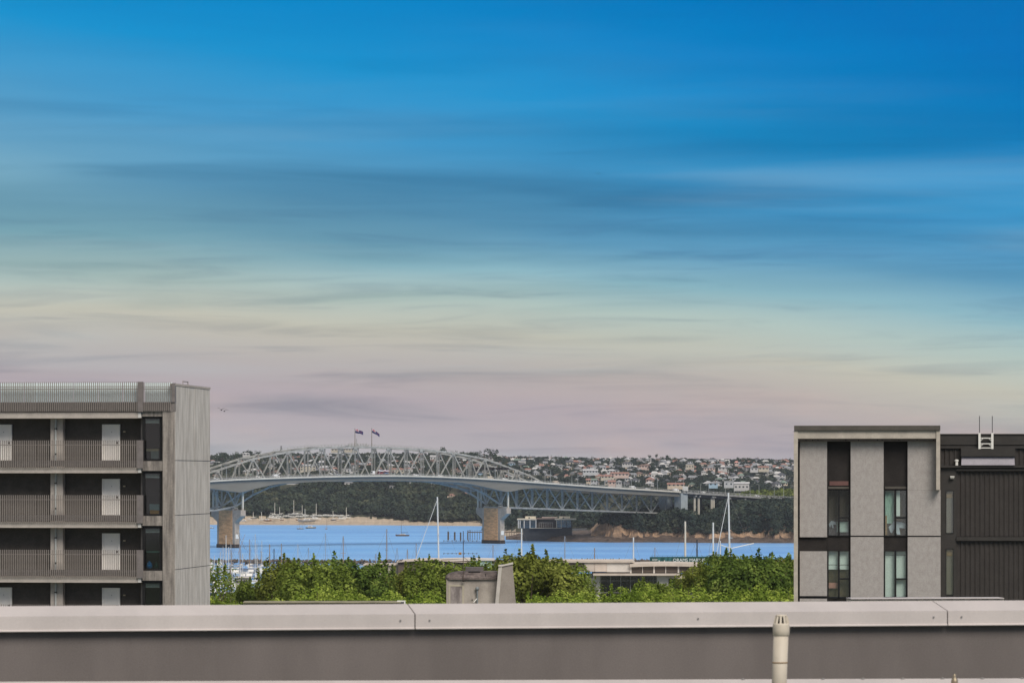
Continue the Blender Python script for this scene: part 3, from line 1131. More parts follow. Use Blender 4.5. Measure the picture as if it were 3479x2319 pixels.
m.box(7.45 * PW, 7.47 * PW, 7, 7.3, ztop(7) + 1, ztop(7) + 6)
m.build('summit_platform', STEEL_D, bridge)

# piers
for s0 in (0.0, 16 * PW, -12 * PW):
    pr = MB().box(s0 - 2.3, s0 + 2.3, .5, 16.2, 2.6, 26.4).build('pier', PIERT, bridge)
    MB().box(s0 - 2.6, s0 + 2.6, -2.4, 18.7, -4, 2.6).build('base', TIDE, pr)
    MB().box(s0 - 2.5, s0 + 2.5, -.2, 17, 26.4, 27.2).build('coping', PIERG, pr)
    MB().prism([(s0 - 2.1, .5, 2.6), (s0 - 2.1, -2.2, 2.6), (s0 - 2.1, -2.2, 18.0), (s0 - 2.1, -9.4, 22.4), (s0 - 2.1, -9.4, 26.5), (s0 - 2.1, .5, 26.5)],
               (4.2, 0, 0)).build('flared_extension', PIERG, pr)
    MB().prism([(s0 - 2.1, 16.2, 2.6), (s0 - 2.1, 18.5, 2.6), (s0 - 2.1, 18.5, 18.0), (s0 - 2.1, 25.5, 22.4), (s0 - 2.1, 25.5, 26.5), (s0 - 2.1, 16.2, 26.5)],
               (4.2, 0, 0)).build('flared_extension', PIERG, pr)
    MB().box(s0 - 1.3, s0 + 1.3, -2.4, -2.15, 6.5, 9.6).build('sign_board', mat('white_sign', (214, 214, 208), noise=.05), pr)
    for n0 in (-8.0, 24.0):
        for ds in (-1.4, 1.4) if n0 > 0 else (0.6,):
            MB().beam((s0 + ds, n0, 26.4), (s0 + ds, n0, zb_(s0) + 1.0), 1.1, 1.1).build('column', FASC, pr)
    MB().box(s0 - 1.5, s0 + 1.5, -1, 1.2, 27.2, 28.2).build('bearing', STEEL_D, pr)
    MB().box(s0 - 1.5, s0 + 1.5, 15, 17, 27.2, 28.2).build('bearing', STEEL_D, pr)

# right end: transition pier and concrete viaduct
CONC = mat('viaduct_concrete', (150, 150, 146), noise=0.15, scale=0.3, col2=(118, 118, 116))
VS0, VS1 = SB + 3.0, 700.0
m = MB().box(SB + 1, SB + 8, -13, -5.5, 10, zd(SB) - 1.2)
m.box(SB + 1.6, SB + 7, 3, 13, 10, zd(SB) - 1.8)
m.build('transition_pier', mat('transition_pier_paint', (150, 158, 160), noise=.12, scale=.4), bridge)
strip('viaduct_deck', CONC, lambda s: [(-14, zd(s) + .2), (30, zd(s) + .2), (30, zd(s) - 1.4), (-14, zd(s) - 1.4)], VS0, VS1, 8)
strip('viaduct_beams', mat('viaduct_beam', (92, 92, 92), noise=.15, scale=.4), lambda s: [(-11.5, zd(s) - 1.4), (27, zd(s) - 1.4), (27, zd(s) - 3.2), (-11.5, zd(s) - 3.2)], VS0 + 6, VS1, 8)
m = MB()
for s in np.arange(VS0, VS1, 4.0):
    m.beam((s, -13.6, zd(s) + .2), (s, -13.6, zd(s) + 1.5), .5, .35)
for s in np.arange(VS0, VS1 - 8, 8.0):
    for h in (1.45, .85):
        m.beam((s, -13.6, zd(s) + h), (s + 8, -13.6, zd(s + 8) + h), .22, .26)
m.build('railing', CONC, bridge)
for k, s in enumerate([s_of(2356, -10), s_of(2376, -12), s_of(2408, -8), s_of(2427, -12), s_of(2478, -12), s_of(2530, -12), s_of(2580, -12), s_of(2630, -12)]):
    zt = zd(s) - 3.2
    for n0 in (-11, 4, 20):
        w = bworld(s, n0, 0)
        MB().beam((s, n0, terr(w.x, w.y) - 2), (s, n0, zt), 1.3, 1.3).build('viaduct_column', FASC, bridge)
    MB().box(s - .9, s + .9, -13, 27, zt - .1, zt + 1.2).build('pier_head', CONC, bridge)

# ------------------------------------------------------------------ lamp posts on the bridge
POLE = mat('lamp_pole', (170, 172, 170), noise=.06, scale=1)
m = MB().tube([(0, 0, 0), (0, 0, 6), (0, .05, 9.2)], .16, 6, r2=.09)
pole_me = m.mesh('pole', POLE)
arm_me = MB().tube([(0, .05, 9.1), (0, .6, 9.5), (0, 1.9, 9.6)], .07, 5).mesh('arm', POLE)
head_me = MB().box(-.16, .16, 1.7, 2.6, 9.52, 9.72).mesh('lamp_head', mat('lamp_head', (196, 198, 196), noise=.03))


def lamp(s, n, rz, label):
    w = bworld(s, n, zd(s) + .05)
    o = thing('street_lamp', label, 'street lamp', w, BRZ + rz, 'street lamps along the bridge')
    for nm, me_ in (('pole', pole_me), ('arm', arm_me), ('lamp_head', head_me)):
        link(nm, me_, o)
    return o


ORDN = ['first', 'second', 'third', 'fourth', 'fifth', 'sixth', 'seventh', 'eighth', 'ninth', 'tenth', 'eleventh', 'twelfth', 'thirteenth',
        'fourteenth', 'fifteenth', 'sixteenth', 'seventeenth', 'eighteenth', 'nineteenth', 'twentieth', 'twenty-first', 'twenty-second', 'twenty-third', 'twenty-fourth']
s0 = s_of(769, -13.2)
k = 0
while True:
    s = s0 + 27.2 * k
    sx = CX + F * bworld(s, -13.2, 0).x / bworld(s, -13.2, 0).y
    if sx > 2690: break
    lamp(s, -13.2, 0, 'slim grey lamp post on the near bridge rail, %s from the left' % ORDN[k])
    k += 1
s0 = s_of(1852, 29)
for k in range(11):
    s = s0 + 27.2 * k
    sx = CX + F * bworld(s, 29, 0).x / bworld(s, 29, 0).y
    if sx > 2690: break
    lamp(s, 29, PI, 'slim grey lamp post on the far side of the sloping deck, %s from the left' % ORDN[k])

# ------------------------------------------------------------------ flags on the arch
NAVY, FRED, FWHITE = mat('flag_navy', (40, 44, 84), noise=.08), mat('flag_red', (170, 54, 60), noise=.08), mat('flag_white', (216, 206, 206), noise=.05)


def flag(sx, top, label, droop):
    s = s_of(sx, 4)
    z0 = ztop(s / PW) + .4
    zt = z_of(sx, top, 4)
    base = bworld(s, 4, z0)
    o = thing('flag', label, 'flag', base, 0, 'flags on top of the bridge arch')
    hgt = zt - z0
    MB().tube([(0, 0, 0), (0, 0, hgt)], .3, 6, r2=.2).build('pole', mat('flag_pole', (128, 116, 100), noise=.05), o)
    # cloth: 16 x 8 cells, blown to the right and sagging
    W_, H_, nu, nv = 6.0, 3.2, 24, 12
    m = MB()
    def pt(i, j):
        u, v = i / nu, j / nv
        return (.12 + W_ * u * (1 - .12 * droop), .5 * math.sin(u * 7 + v), hgt - .25 - H_ * v * (1 - .25 * u) - W_ * droop * u ** 1.25 * (1 - .12 * v) + .12 * math.sin(u * 9 + v * 2))
    for i in range(nu):
        for j in range(nv):
            u, v = (i + .5) / nu, (j + .5) / nv
            mi_ = 0
            if u < .5 and v < .5:
                a, b_ = u / .5, v / .5
                if abs(a - .5) < .09 or abs(b_ - .5) < .17: mi_ = 1
                elif abs(a - .5) < .17 or abs(b_ - .5) < .3: mi_ = 2
                elif abs(a - b_) < .13 or abs(a + b_ - 1) < .13: mi_ = 2
            for (cu, cv) in ((.75, .2), (.66, .45), (.85, .42), (.75, .78)):
                if abs(u - cu) < .03 and abs(v - cv) < .05: mi_ = 1
            m.face([pt(i, j), pt(i + 1, j), pt(i + 1, j + 1), pt(i, j + 1)], mi_)
    m.build('cloth', [NAVY, FRED, FWHITE], o)
    return o


flag(1206, 1454, 'left of two dark blue flags on the bridge arch, blown out wide', .38)
flag(1263, 1453, 'right of two dark blue flags on the bridge arch, hanging lower', .72)

# ------------------------------------------------------------------ vehicles on the bridge
GLASSD = mat('vehicle_glass', (40, 46, 52), rough=.1, noise=.05, spec=.6)
TYRE = mat('tyre', (30, 30, 32), noise=.1)
RIM = mat('wheel_rim', (160, 162, 164), metal=.6, rough=.4, noise=.05)


def wheel_parts(o, xs_, w, r):
    for x in xs_:
        for y in (-w / 2 + .1, w / 2 - .1):
            wh = MB().tube([(x, y - .12, r), (x, y + .12, r)], r, 10).build('wheel', TYRE, o)
            MB().tube([(x, y - .14, r), (x, y + .14, r)], r * .55, 8).build('rim', RIM, wh)


def car(s, n, col, label, van=False):
    w = bworld(s, n, zd(s) + .02)
    tilt = math.atan2(zd(s + 3) - zd(s - 3), 6)
    o = thing('van' if van else 'car', label, 'van' if van else 'car', w, BRZ, 'vehicles crossing the bridge')
    pm = mat('paint_%d_%d_%d' % col, col, rough=.35, noise=.03, spec=.5)
    L_, W_ = (5.2, 1.95) if van else (4.4, 1.8)
    if van:
        body = [(-2.6, .35), (-2.6, 2.1), (-2.3, 2.25), (1.3, 2.25), (2.0, 1.35), (2.55, 1.1), (2.6, .35)]
        gl = [(.8, 1.3), (.8, 2.0), (1.3, 2.0), (1.75, 1.3)]
    else:
        body = [(-2.2, .3), (-2.2, .95), (-1.6, 1.05), (-1.1, 1.46), (.35, 1.48), (1.1, 1.0), (2.05, .85), (2.2, .55), (2.2, .3)]
        gl = [(-1.35, 1.02), (-1.0, 1.38), (.3, 1.4), (.85, 1.02)]
    MB().prism([(x, -W_ / 2, z) for x, z in body], (0, W_, 0)).build('body', pm, o)
    for sd in (-1, 1):
        MB().prism([(x, sd * (W_ / 2 - .01), z) for x, z in gl], (0, sd * .03, 0)).build('side_window', GLASSD, o)
        MB().box(-L_ / 2 - .02, -L_ / 2 + .03, sd * .6 - .2, sd * .6 + .2, .7, .86).build('tail_light', FRED, o)
        MB().box(L_ / 2 - .06, L_ / 2 + .02, sd * .6 - .2, sd * .6 + .2, .58, .74).build('headlight', FWHITE, o)
    wheel_parts(o, (-1.35, 1.35), W_, .33)
    return o


CARS = [(735, -7, (200, 202, 204), 0, 'silver car at the far left of the bridge deck'),
        (877, -7, (228, 228, 226), 0, 'white car on the left of the arch'),
        (938, -10, (232, 232, 230), 1, 'white van on the bridge left of the arch centre'),
        (1050, 5, (70, 72, 78), 0, 'dark car inside the left half of the arch'),
        (1150, -7, (150, 154, 160), 0, 'grey car below the left flag'),
        (1412, -9, (226, 226, 226), 0, 'white car right of the car carrier truck'),
        (1495, -7, (216, 214, 210), 0, 'pale car under the falling right of the arch'),
        (1665, -6, (210, 196, 172), 1, 'cream van before the right pier'),
        (1715, -9, (226, 228, 228), 0, 'white car just before the right pier'),
        (1822, -7, (222, 222, 220), 0, 'white car at the right foot of the arch'),
        (1889, -7, (196, 180, 160), 1, 'beige van on the sloping deck past the arch foot'),
        (1978, -10, (90, 92, 98), 0, 'dark car half way down the sloping deck'),
        (2149, -8, (230, 230, 228), 1, 'white van low on the sloping deck'),
        (2200, -8, (190, 192, 192), 0, 'grey car behind the low white van'),
        (2296, -8, (232, 232, 230), 1, 'white van where the steel deck ends'),
        (2390, -8, (224, 224, 222), 0, 'white car at the start of the concrete viaduct'),
        (2573, -9, (226, 226, 226), 0, 'white car far right on the concrete viaduct')]
for sx, n, colr, van, lab in CARS:
    car(s_of(sx, n), n, colr, lab, bool(van))
# car carrier truck near mid-span
s = s_of(1290, -9)
tr_ = thing('car_carrier_truck', 'car carrier truck with white cab near the middle of the bridge', 'truck', bworld(s, -9, zd(s) + .02), BRZ + PI)
MB().prism([(5.2, -1.2, .6), (5.2, -1.2, 2.9), (5.6, -1.2, 3.3), (7.0, -1.2, 3.1), (7.5, -1.2, 1.9), (7.5, -1.2, .6)], (0, 2.4, 0)).build('cab', mat('paint_228_228_226', (228, 228, 226), rough=.35), tr_)
MB().prism([(7.06, -1.0, 2.0), (7.0, -1.0, 2.95), (7.1, -1.0, 2.95), (7.5, -1.0, 2.0)], (0, 2.0, 0)).build('windscreen', GLASSD, tr_)
m = MB().box(-8, 5, -1.2, 1.2, .75, 1.0).box(-8, 4.6, -1.2, 1.2, 2.5, 2.62)
for x in (-8, -4, 0, 4.4):
    for y in (-1.2, 1.1):
        m.box(x, x + .15, y, y + .1, 1, 2.6)
m.build('carrier_frame', mat('truck_red', (130, 60, 62), noise=.1), tr_)
wheel_parts(tr_, (-6.8, -5.7, 3.0, 6.2), 2.4, .48)
for i, (x, z, colr, lab) in enumerate([(-6, 2.62, (224, 206, 208), 'pale pink car on the rear upper deck of the car carrier'), (-1, 2.62, (226, 226, 228), 'white car on the front upper deck of the car carrier'),
                                     (-5.5, 1.0, (92, 118, 150), 'blue car on the rear lower deck of the car carrier'), (-.4, 1.0, (150, 60, 66), 'red car on the front lower deck of the car carrier')]):
    c = car(s, -9, colr, lab)
    c['group'] = 'cars on the carrier truck'
    c.location = bworld(s - x, -9, zd(s) + .02 + z)

# sign gantry over the deck at the right pier
s = s_of(1728, -13)
g = thing('sign_gantry', 'dark lane sign gantry spanning the deck at the right pier', 'sign gantry', bworld(s, -13, zd(s)), BRZ)
zt = z_of(1728, 1590, -13) - zd(s)
DARKM = mat('gantry_dark', (70, 64, 64), noise=.1)
MB().box(-.4, .4, 0, 41, zt - 1.0, zt + .6).build('beam', DARKM, g)
for y in (0.2, 12.6, 28.5, 40.8):
    MB().box(-.25, .25, y - .25, y + .25, -.1, zt - 1.0).build('post', STEEL_D, g)
for y in (3, 7, 10, 17, 21, 25, 32, 36):
    MB().box(-.62, -.42, y - 1, y + 1, zt - 1.3, zt + .8).build('lane_sign', mat('lane_sign', (52, 50, 52), noise=.1), g)
s = s_of(2326, -13.5)
g = thing('road_sign', 'blank pale roadside sign board where steel deck meets concrete viaduct', 'sign', bworld(s, -14.3, zd(s)), BRZ - .5)
MB().box(-2.2, 2.2, -.1, .1, .6, 4.2).build('board', mat('sign_grey', (190, 188, 180), noise=.08), g)
for x in (-1.6, 1.6):
    MB().box(x - .12, x + .12, -.05, .2, -1, .6).build('post', STEEL_D, g)

# ================================================================== FAR SHORE THINGS
WHITE = mat('white_paint', (222, 220, 214), noise=.05, scale=1.0)
CREAM = mat('cream_paint', (206, 196, 176), noise=.08, scale=.8)
TIMBER = mat('wharf_timber', (92, 76, 62), noise=.3, scale=1.5, stretch=(1, 1, .3))
DARKB = mat('dark_base', (66, 68, 70), noise=.15, scale=.5)
TEAL = glass('teal_glass', (120, 160, 158), .22)
# waterside restaurant (S 1757-1956, y 1753-1825) at 2835 m
RY = 2838.0
kk = F / RY
rb = terr(*(P(1850, 1800, RY).xy)) - 1.5
rest = thing('restaurant', 'low flat roofed glass waterside restaurant below the bridge', 'restaurant', P(1757, 1610, RY) * 1.0, -0.06)
rest.location.z = rb


def rx(sx): return (sx - 1757) / kk
def rzz(sy): return H - (sy - HZ) / kk - rb


MB().box(rx(1776), rx(1942), 1, 13, -2, rzz(1793)).build('plinth', DARKB, rest)
for a, b_ in ((1757, 1822), (1885, 1956)):
    MB().box(rx(a), rx(b_), -1.2, 13, rzz(1765), rzz(1760.5)).build('roof', CREAM, rest)
MB().box(rx(1822), rx(1885), 1.0, 13, rzz(1763), rzz(1758.5)).build('roof', mat('roof_brown', (120, 104, 96), noise=.1), rest)
MB().box(rx(1784), rx(1819), 2, 9, rzz(1760.5), rzz(1753)).build('roof_lantern', CREAM, rest)
MB().box(rx(1899), rx(1935), 2, 9, rzz(1760.5), rzz(1753.5)).build('roof_lantern', CREAM, rest)
MB().box(rx(1795), rx(1800), 1.9, 2.0, rzz(1760), rzz(1756)).build('vent', DARKB, rest)
MB().box(rx(1911), rx(1917), 1.9, 2.0, rzz(1760), rzz(1756)).build('vent', DARKB, rest)
MB().box(rx(1840), rx(1892), 4, 10, rzz(1758.5), rzz(1755)).build('roof_plant', mat('roof_plant', (176, 160, 150), noise=.25, scale=1.5), rest)
for a, b_ in ((1761, 1778), (1782, 1800), (1803, 1820)):
    MB().box(rx(a), rx(b_), .2, .3, rzz(1793), rzz(1765.5)).build('glazing', TEAL, rest)
for x in (1761, 1767, 1781, 1801, 1821):
    MB().box(rx(x) - .3, rx(x) + .3, -.6, -.1, rzz(1793), rzz(1765)).build('column', WHITE, rest)
for x in (1891, 1907):
    MB().box(rx(x) - .22, rx(x) + .22, -.6, -.1, rzz(1793), rzz(1765)).build('column', CREAM, rest)
for a, b_ in ((1892, 1906), (1908, 1924), (1925, 1940)):
    MB().box(rx(a), rx(b_), .4, .5, rzz(1790), rzz(1766)).build('glazing', TEAL, rest)
MB().box(rx(1778), rx(1942), 3.2, 3.4, rzz(1793), rzz(1765)).build('inner_wall', mat('inner_wall', (72, 66, 64), noise=.2), rest)
for x in np.linspace(1832, 1877, 7):
    MB().box(rx(x) - .12, rx(x) + .12, .6, .8, rzz(1791), rzz(1775)).build('window_frame', STEEL, rest)
MB().box(rx(1831), rx(1878), .6, .8, rzz(1775), rzz(1773.6)).build('window_frame', STEEL, rest)
MB().box(rx(1800), rx(1908), -1.2, 1.4, rzz(1793.5), rzz(1792)).build('terrace', CREAM, rest)
m = MB()
for i, x in enumerate(np.linspace(1945, 1988, 12)):
    m.box(rx(x), rx(x) + house_rng.uniform(.6, 1.6), -1 + .2 * i, .2 + .2 * i, rzz(1801 - .3 * i), rzz(1794 - .4 * (i % 3)))
w = m.build('stepped_wall', mat('stepped_wall', (196, 186, 176), noise=.2, scale=2), rest)

# jetty (two visible lengths either side of the pier)
jt = thing('jetty', 'weathered timber jetty with piles behind the right pier', 'jetty', P(1588, 1610, 2895), 0)
jt.location.z = 0
jz = H - (1805 - HZ) * 2895 / F
jl = (1772 - 1588) * 2895 / F
MB().box(0, jl, -1, 1, jz - .7, jz).build('deck', TIMBER, jt)
for i in range(23):
    x = jl * i / 22
    for y in (-.9, .9):
        MB().beam((x, y, -3), (x, y, jz - .7), .35, .35).build('pile', TIMBER, jt)
m = MB().box(0, jl, -.95, -.85, jz + .9, jz + 1.05)
for i in range(23):
    m.box(jl * i / 22 - .06, jl * i / 22 + .06, -.95, -.85, jz, jz + .9)
m.build('handrail', TIMBER, jt)
# mooring dolphins
for i, (sx, top, bot, wpx) in enumerate([(1523, 1804, 1833, 5.5), (1545, 1806, 1834, 5.5), (1565, 1807, 1834, 5), (1590, 1800, 1834, 3), (1597, 1799, 1834, 2.5)]):
    y = H * F / (bot - HZ)
    o = thing('mooring_pile', 'dark timber mooring pile left of the right pier, %s from the left' % ORDN[i], 'pile', ((sx - CX) / F * y, y, 0), 0, 'mooring piles in the channel')
    h = (bot - top) * y / F
    w = wpx * y / F
    for k_, (dx, dy) in enumerate(((-.3, -.3), (.3, -.3), (0, .35))):
        MB().tube([(dx * w, dy * w, -3), (dx * w * .8, dy * w * .8, h)], w * .26, 7).build('timber', TIMBER, o)
    MB().box(-w * .55, w * .55, -w * .55, w * .55, h * .82, h * .88).build('band', DARKB, o)

# ================================================================== BOATS
HULLW = mat('hull_white', (224, 222, 216), rough=.4, noise=.04)
HULLG = mat('hull_grey', (150, 150, 150), rough=.4, noise=.1)
HULLB = mat('hull_brown', (122, 88, 66), rough=.5, noise=.15)
HULLN = mat('hull_navy', (44, 54, 78), rough=.4, noise=.1)
MASTW = mat('mast_white', (216, 212, 202), rough=.5, noise=.05)
MASTG = mat('mast_silver', (160, 164, 168), rough=.4, metal=.3, noise=.08)
MASTT = mat('mast_timber', (150, 116, 78), rough=.6, noise=.15)
MASTB = mat('mast_black', (40, 38, 38), rough=.5, noise=.1)
ROPE = mat('rigging', (128, 122, 114), noise=.05)
SAILC = mat('sail_cover', (70, 92, 130), noise=.1)


def hull_mesh(L_, W_, D_):
    """boat hull: sharp bow at +x, transom at -x"""
    st = [(-.5, .72, .9, .35), (-.3, .95, .92, .05), (0, 1.0, .95, -.12), (.25, .78, 1.0, -.08), (.42, .36, 1.08, .15), (.5, .03, 1.15, .6)]
    m = MB()
    rings = []
    for x, w, top, bot in st:
        b0 = len(m.v)
        m.v += [(x * L_, -w * W_ / 2, top * D_), (x * L_, -w * W_ / 2 * .8, (top * .4 + bot * .6) * D_), (x * L_, 0, bot * D_ - .3),
                (x * L_, w * W_ / 2 * .8, (top * .4 + bot * .6) * D_), (x * L_, w * W_ / 2, top * D_)]
        rings.append(b0)
    for a, b_ in zip(rings, rings[1:]):
        for i in range(5):
            j = (i + 1) % 5
            m.f.append((a + i, b_ + i, b_ + j, a + j))
            m.m.append(0)
    m.f.append(tuple(rings[0] + i for i in range(5)))
    m.m.append(0)
    return m


def yacht(loc, L_, mast_h, rz, label, hull=HULLW, mastm=MASTW, group=None, thick=.11, rake=0.0, cover=True, name='yacht', stays=True, cat='yacht', spread=True):
    o = thing(name, label, cat, loc, rz, group)
    W_, D_ = L_ * .3, L_ * .11
    hull_mesh(L_, W_, D_).build('hull', hull, o)
    cb = MB().prism([(-.22 * L_, -W_ * .26, D_ * .93), (-.2 * L_, -W_ * .26, D_ * 1.45), (.1 * L_, -W_ * .26, D_ * 1.4), (.22 * L_, -W_ * .26, D_ * .98)], (0, W_ * .52, 0)).build('cabin', HULLW, o)
    for sd in (-1, 1):
        MB().box(-.14 * L_, .08 * L_, sd * W_ * .262 - .015, sd * W_ * .262 + .015, D_ * 1.12, D_ * 1.28).build('window', GLASSD, cb)
    if mast_h > 0:
        mx = .08 * L_
        tip = (mx - rake * mast_h, 0, mast_h)
        MB().tube([(mx, 0, D_), tip], thick, 7, r2=thick * .7).build('mast', mastm, o)
        MB().tube([(mx, 0, D_ * 2.1), (-.42 * L_, 0, D_ * 2.2)], thick * .6, 6).build('boom', mastm, o)
        if cover:
            MB().tube([(mx - .3, 0, D_ * 2.3), (-.4 * L_, 0, D_ * 2.35)], thick * 1.5, 6, r2=thick * .9).build('sail_cover', SAILC, o)
        if spread:
            MB().tube([(mx, -W_ * .34, mast_h * .55), (mx, W_ * .34, mast_h * .55)], thick * .35, 5).build('spreader', mastm, o)
        if stays:
            m = MB()
            m.beam((.49 * L_, 0, D_ * 1.1), tip, .05, .05).beam((-.49 * L_, 0, D_), tip, .05, .05)
            for sd in (-1, 1):
                m.beam((mx, sd * W_ * .48, D_), (mx, sd * W_ * .34, mast_h * .55), .04, .04)
                m.beam((mx, sd * W_ * .34, mast_h * .55), tip, .04, .04)
            m.build('rigging', ROPE, o)
    return o


def launch(loc, L_, rz, label, group=None, hull=HULLW, fly=True):
    o = thing('launch', label, 'boat', loc, rz, group)
    W_, D_ = L_ * .3, L_ * .13
    hull_mesh(L_, W_, D_).build('hull', hull, o)
    c = MB().prism([(-.3 * L_, -W_ * .4, D_ * .93), (-.28 * L_, -W_ * .4, D_ * 1.95), (.08 * L_, -W_ * .4, D_ * 1.9), (.24 * L_, -W_ * .4, D_ * 1.02)], (0, W_ * .8, 0)).build('cabin', HULLW, o)
    for sd in (-1, 1):
        MB().box(-.24 * L_, .06 * L_, sd * W_ * .4 - .02, sd * W_ * .4 + .02, D_ * 1.35, D_ * 1.7).build('window', GLASSD, c)
    if fly:
        MB().box(-.3 * L_, .02 * L_, -W_ * .42, W_ * .42, D_ * 2.55, D_ * 2.65).build('canopy', HULLW, o)
        m = MB()
        for x in (-.28 * L_, 0):
            for y in (-W_ * .36, W_ * .36):
                m.beam((x, y, D_ * 1.9), (x, y, D_ * 2.55), .06, .06)
        m.build('canopy_posts', MASTG, o)
    return o


def wy(sy):                # distance of a waterline row
    return H * F / (sy - HZ)


# moored in the far channel
y = wy(1796.5)
yacht(((1020 - CX) / F * y, y, 0), 6.4, 9, PI - .1, 'small dark brown yacht with two masts moored off the beach', HULLB, MASTG, 'boats moored in the channel', .09, cover=False)
MB().tube([(-1.8, 0, .6), (-1.8, 0, 7.4)], .07, 5).build('mizzen_mast', MASTG, bpy.data.objects['yacht'])
y = wy(1794)
launch(((1056 - CX) / F * y, y, 0), 10, .05, 'long low tan launch with raised canopy moored off the beach', 'boats moored in the channel', mat('hull_tan', (140, 124, 98), noise=.12))
y = wy(1796.5)
yacht(((1109 - CX) / F * y, y, 0), 5.0, 9.5, 1.3, 'small orange brown yacht end on, moored off the beach', mat('hull_orange', (150, 96, 62), noise=.1), MASTT, 'boats moored in the channel', .08, cover=False)
y = wy(1820)
yacht(((1367 - CX) / F * y, y, 0), 11.5, 12.6, PI + .15, 'dark brown yacht alone on the water left of the tall mast', HULLB, MASTB, 'boats moored in the channel', .12)
y = wy(1794)
launch(((719 - CX) / F * y, y, 0), 5.5, .2, 'small pale boat between left building and left pier', 'boats moored in the channel', HULLG)

# on the far beach: (x, row of keel, length, mast top row or 0, hull, words)
BEACH = [(828, 1768, 6, 0, HULLW, 'white boat by the left pier'), (846, 1762, 5, 0, HULLW, 'white dinghy beside the left pier'), (862, 1759, 7, 1738, HULLG, 'grey yacht leaning left'),
         (890, 1764, 6, 1738, HULLW, 'white yacht with short mast'), (909, 1767, 8, 0, HULLB, 'brown and cream launch'), (923, 1758, 9, 0, HULLW, 'white launch high on the sand'),
         (936, 1760, 9, 0, HULLW, 'white launch beside another'), (958, 1764, 4, 0, HULLB, 'small brown dinghy'), (1014, 1764, 5.5, 0, HULLB, 'dark red hulled boat'),
         (1041, 1770, 18, 1726, HULLG, 'big yacht with green bottom'), (1072, 1763, 11, 0, HULLW, 'white launch right of the big yacht'), (1133, 1764, 6.5, 1734, HULLN, 'dark small yacht'),
         (1160, 1762, 9, 0, HULLW, 'white launch near the right end'), (1174, 1758, 10, 1722, HULLW, 'white yacht near the right end'),
         (931, 1748, 10, 1706, HULLW, 'yacht ashore with mast, by the trees'), (952, 1747, 8, 1722, HULLW, 'yacht ashore with stub mast'), (1002, 1748, 16, 1698, HULLW, 'large white yacht ashore with tallest mast'),
         (1024, 1748, 10, 1715, HULLW, 'white yacht ashore with mid mast'), (1072, 1750, 9, 1709, HULLW, 'yacht with pink cover and mast')]
for i, (sx, sy, L_, top, hm, words) in enumerate(BEACH):
    y = 3790 - (sy - 1759) * 3.6
    x = (sx - CX) / F * y
    z = terr(x, y) + .25
    z = max(z, H - (sy - HZ) * y / F - .5)
    lab = words + ' on the far beach'
    if top:
        yacht((x, y, z), L_ * 1.0, H - (top - HZ) * y / F - z, random.choice([.2, PI - .3, PI + .2]), lab, hm, MASTW, 'boats on the far beach', .3, cover=False, stays=False, spread=False)
    else:
        launch((x, y, z), L_ * 1.05, random.choice([.3, PI - .2, .1]), lab, 'boats on the far beach', hm, fly=False)
items = []
for i in range(26):
    sx = 928 + i * 13.2 + random.uniform(-4, 4) if i < 20 else 1285 + (i - 20) * 15
    y = 3822 + random.uniform(-4, 6)
    x = (sx - CX) / F * y
    o = launch((x, y, terr(x, y) + .3), random.uniform(6, 9), random.choice([0, .3, PI]), '', 'small boats parked along the top of the beach', random.choice([HULLW, HULLW, HULLG]), fly=False)
    items.append((o, 'small white dinghy parked along the top of the far beach', sx))
for k_, (o, l, s_) in enumerate(sorted(items, key=lambda q: q[2])):
    o['label'] = l + ', ' + ['', 'right half, '][k_ >= 13] + ORDN[k_ % 13] + ' from left'

# ------------------------------------------------------------------ marina
# rock breakwater (far too many rocks to count)
rg = np.random.default_rng(3)
bm_ = []
for i in range(2600):
    x = rg.uniform(-260, 260)
    y = 2108 + rg.normal(0, 2.2) + 6 * math.sin(x * .02)
    r = rg.uniform(.5, 1.25)
    zc_ = max(0, 2.3 - abs(y - 2108 - 6 * math.sin(x * .02)) * .55)
    d = np.array([[0, 0, 1], [1, 0, 0], [0, 1, 0], [-1, 0, 0], [0, -1, 0], [0, 0, -1]]) * r * rg.uniform(.6, 1.3, (6, 1))
    a = rg.uniform(0, 6)
    d = d @ np.array([[math.cos(a), -math.sin(a), 0], [math.sin(a), math.cos(a), 0], [0, 0, 1]]) + np.array([x, y, zc_])
    for q in ((0, 1, 2), (0, 2, 3), (0, 3, 4), (0, 4, 1), (5, 2, 1), (5, 3, 2), (5, 4, 3), (5, 1, 4)):
        bm_.append((d[q[0]], d[q[1]], d[q[2]], d[q[2]]))
vv = np.array(bm_)
me = bpy.data.meshes.new('breakwater')
me.from_pydata(vv[:, :3].reshape(-1, 3).tolist(), [], np.arange(len(vv) * 3).reshape(-1, 3).tolist())
me.materials.append(mat('breakwater_rock', (92, 82, 74), noise=.4, scale=.8, coords='Object'))
tag(link('breakwater', me), 'long low breakwater of dark rocks behind the marina', 'breakwater', kind='stuff')

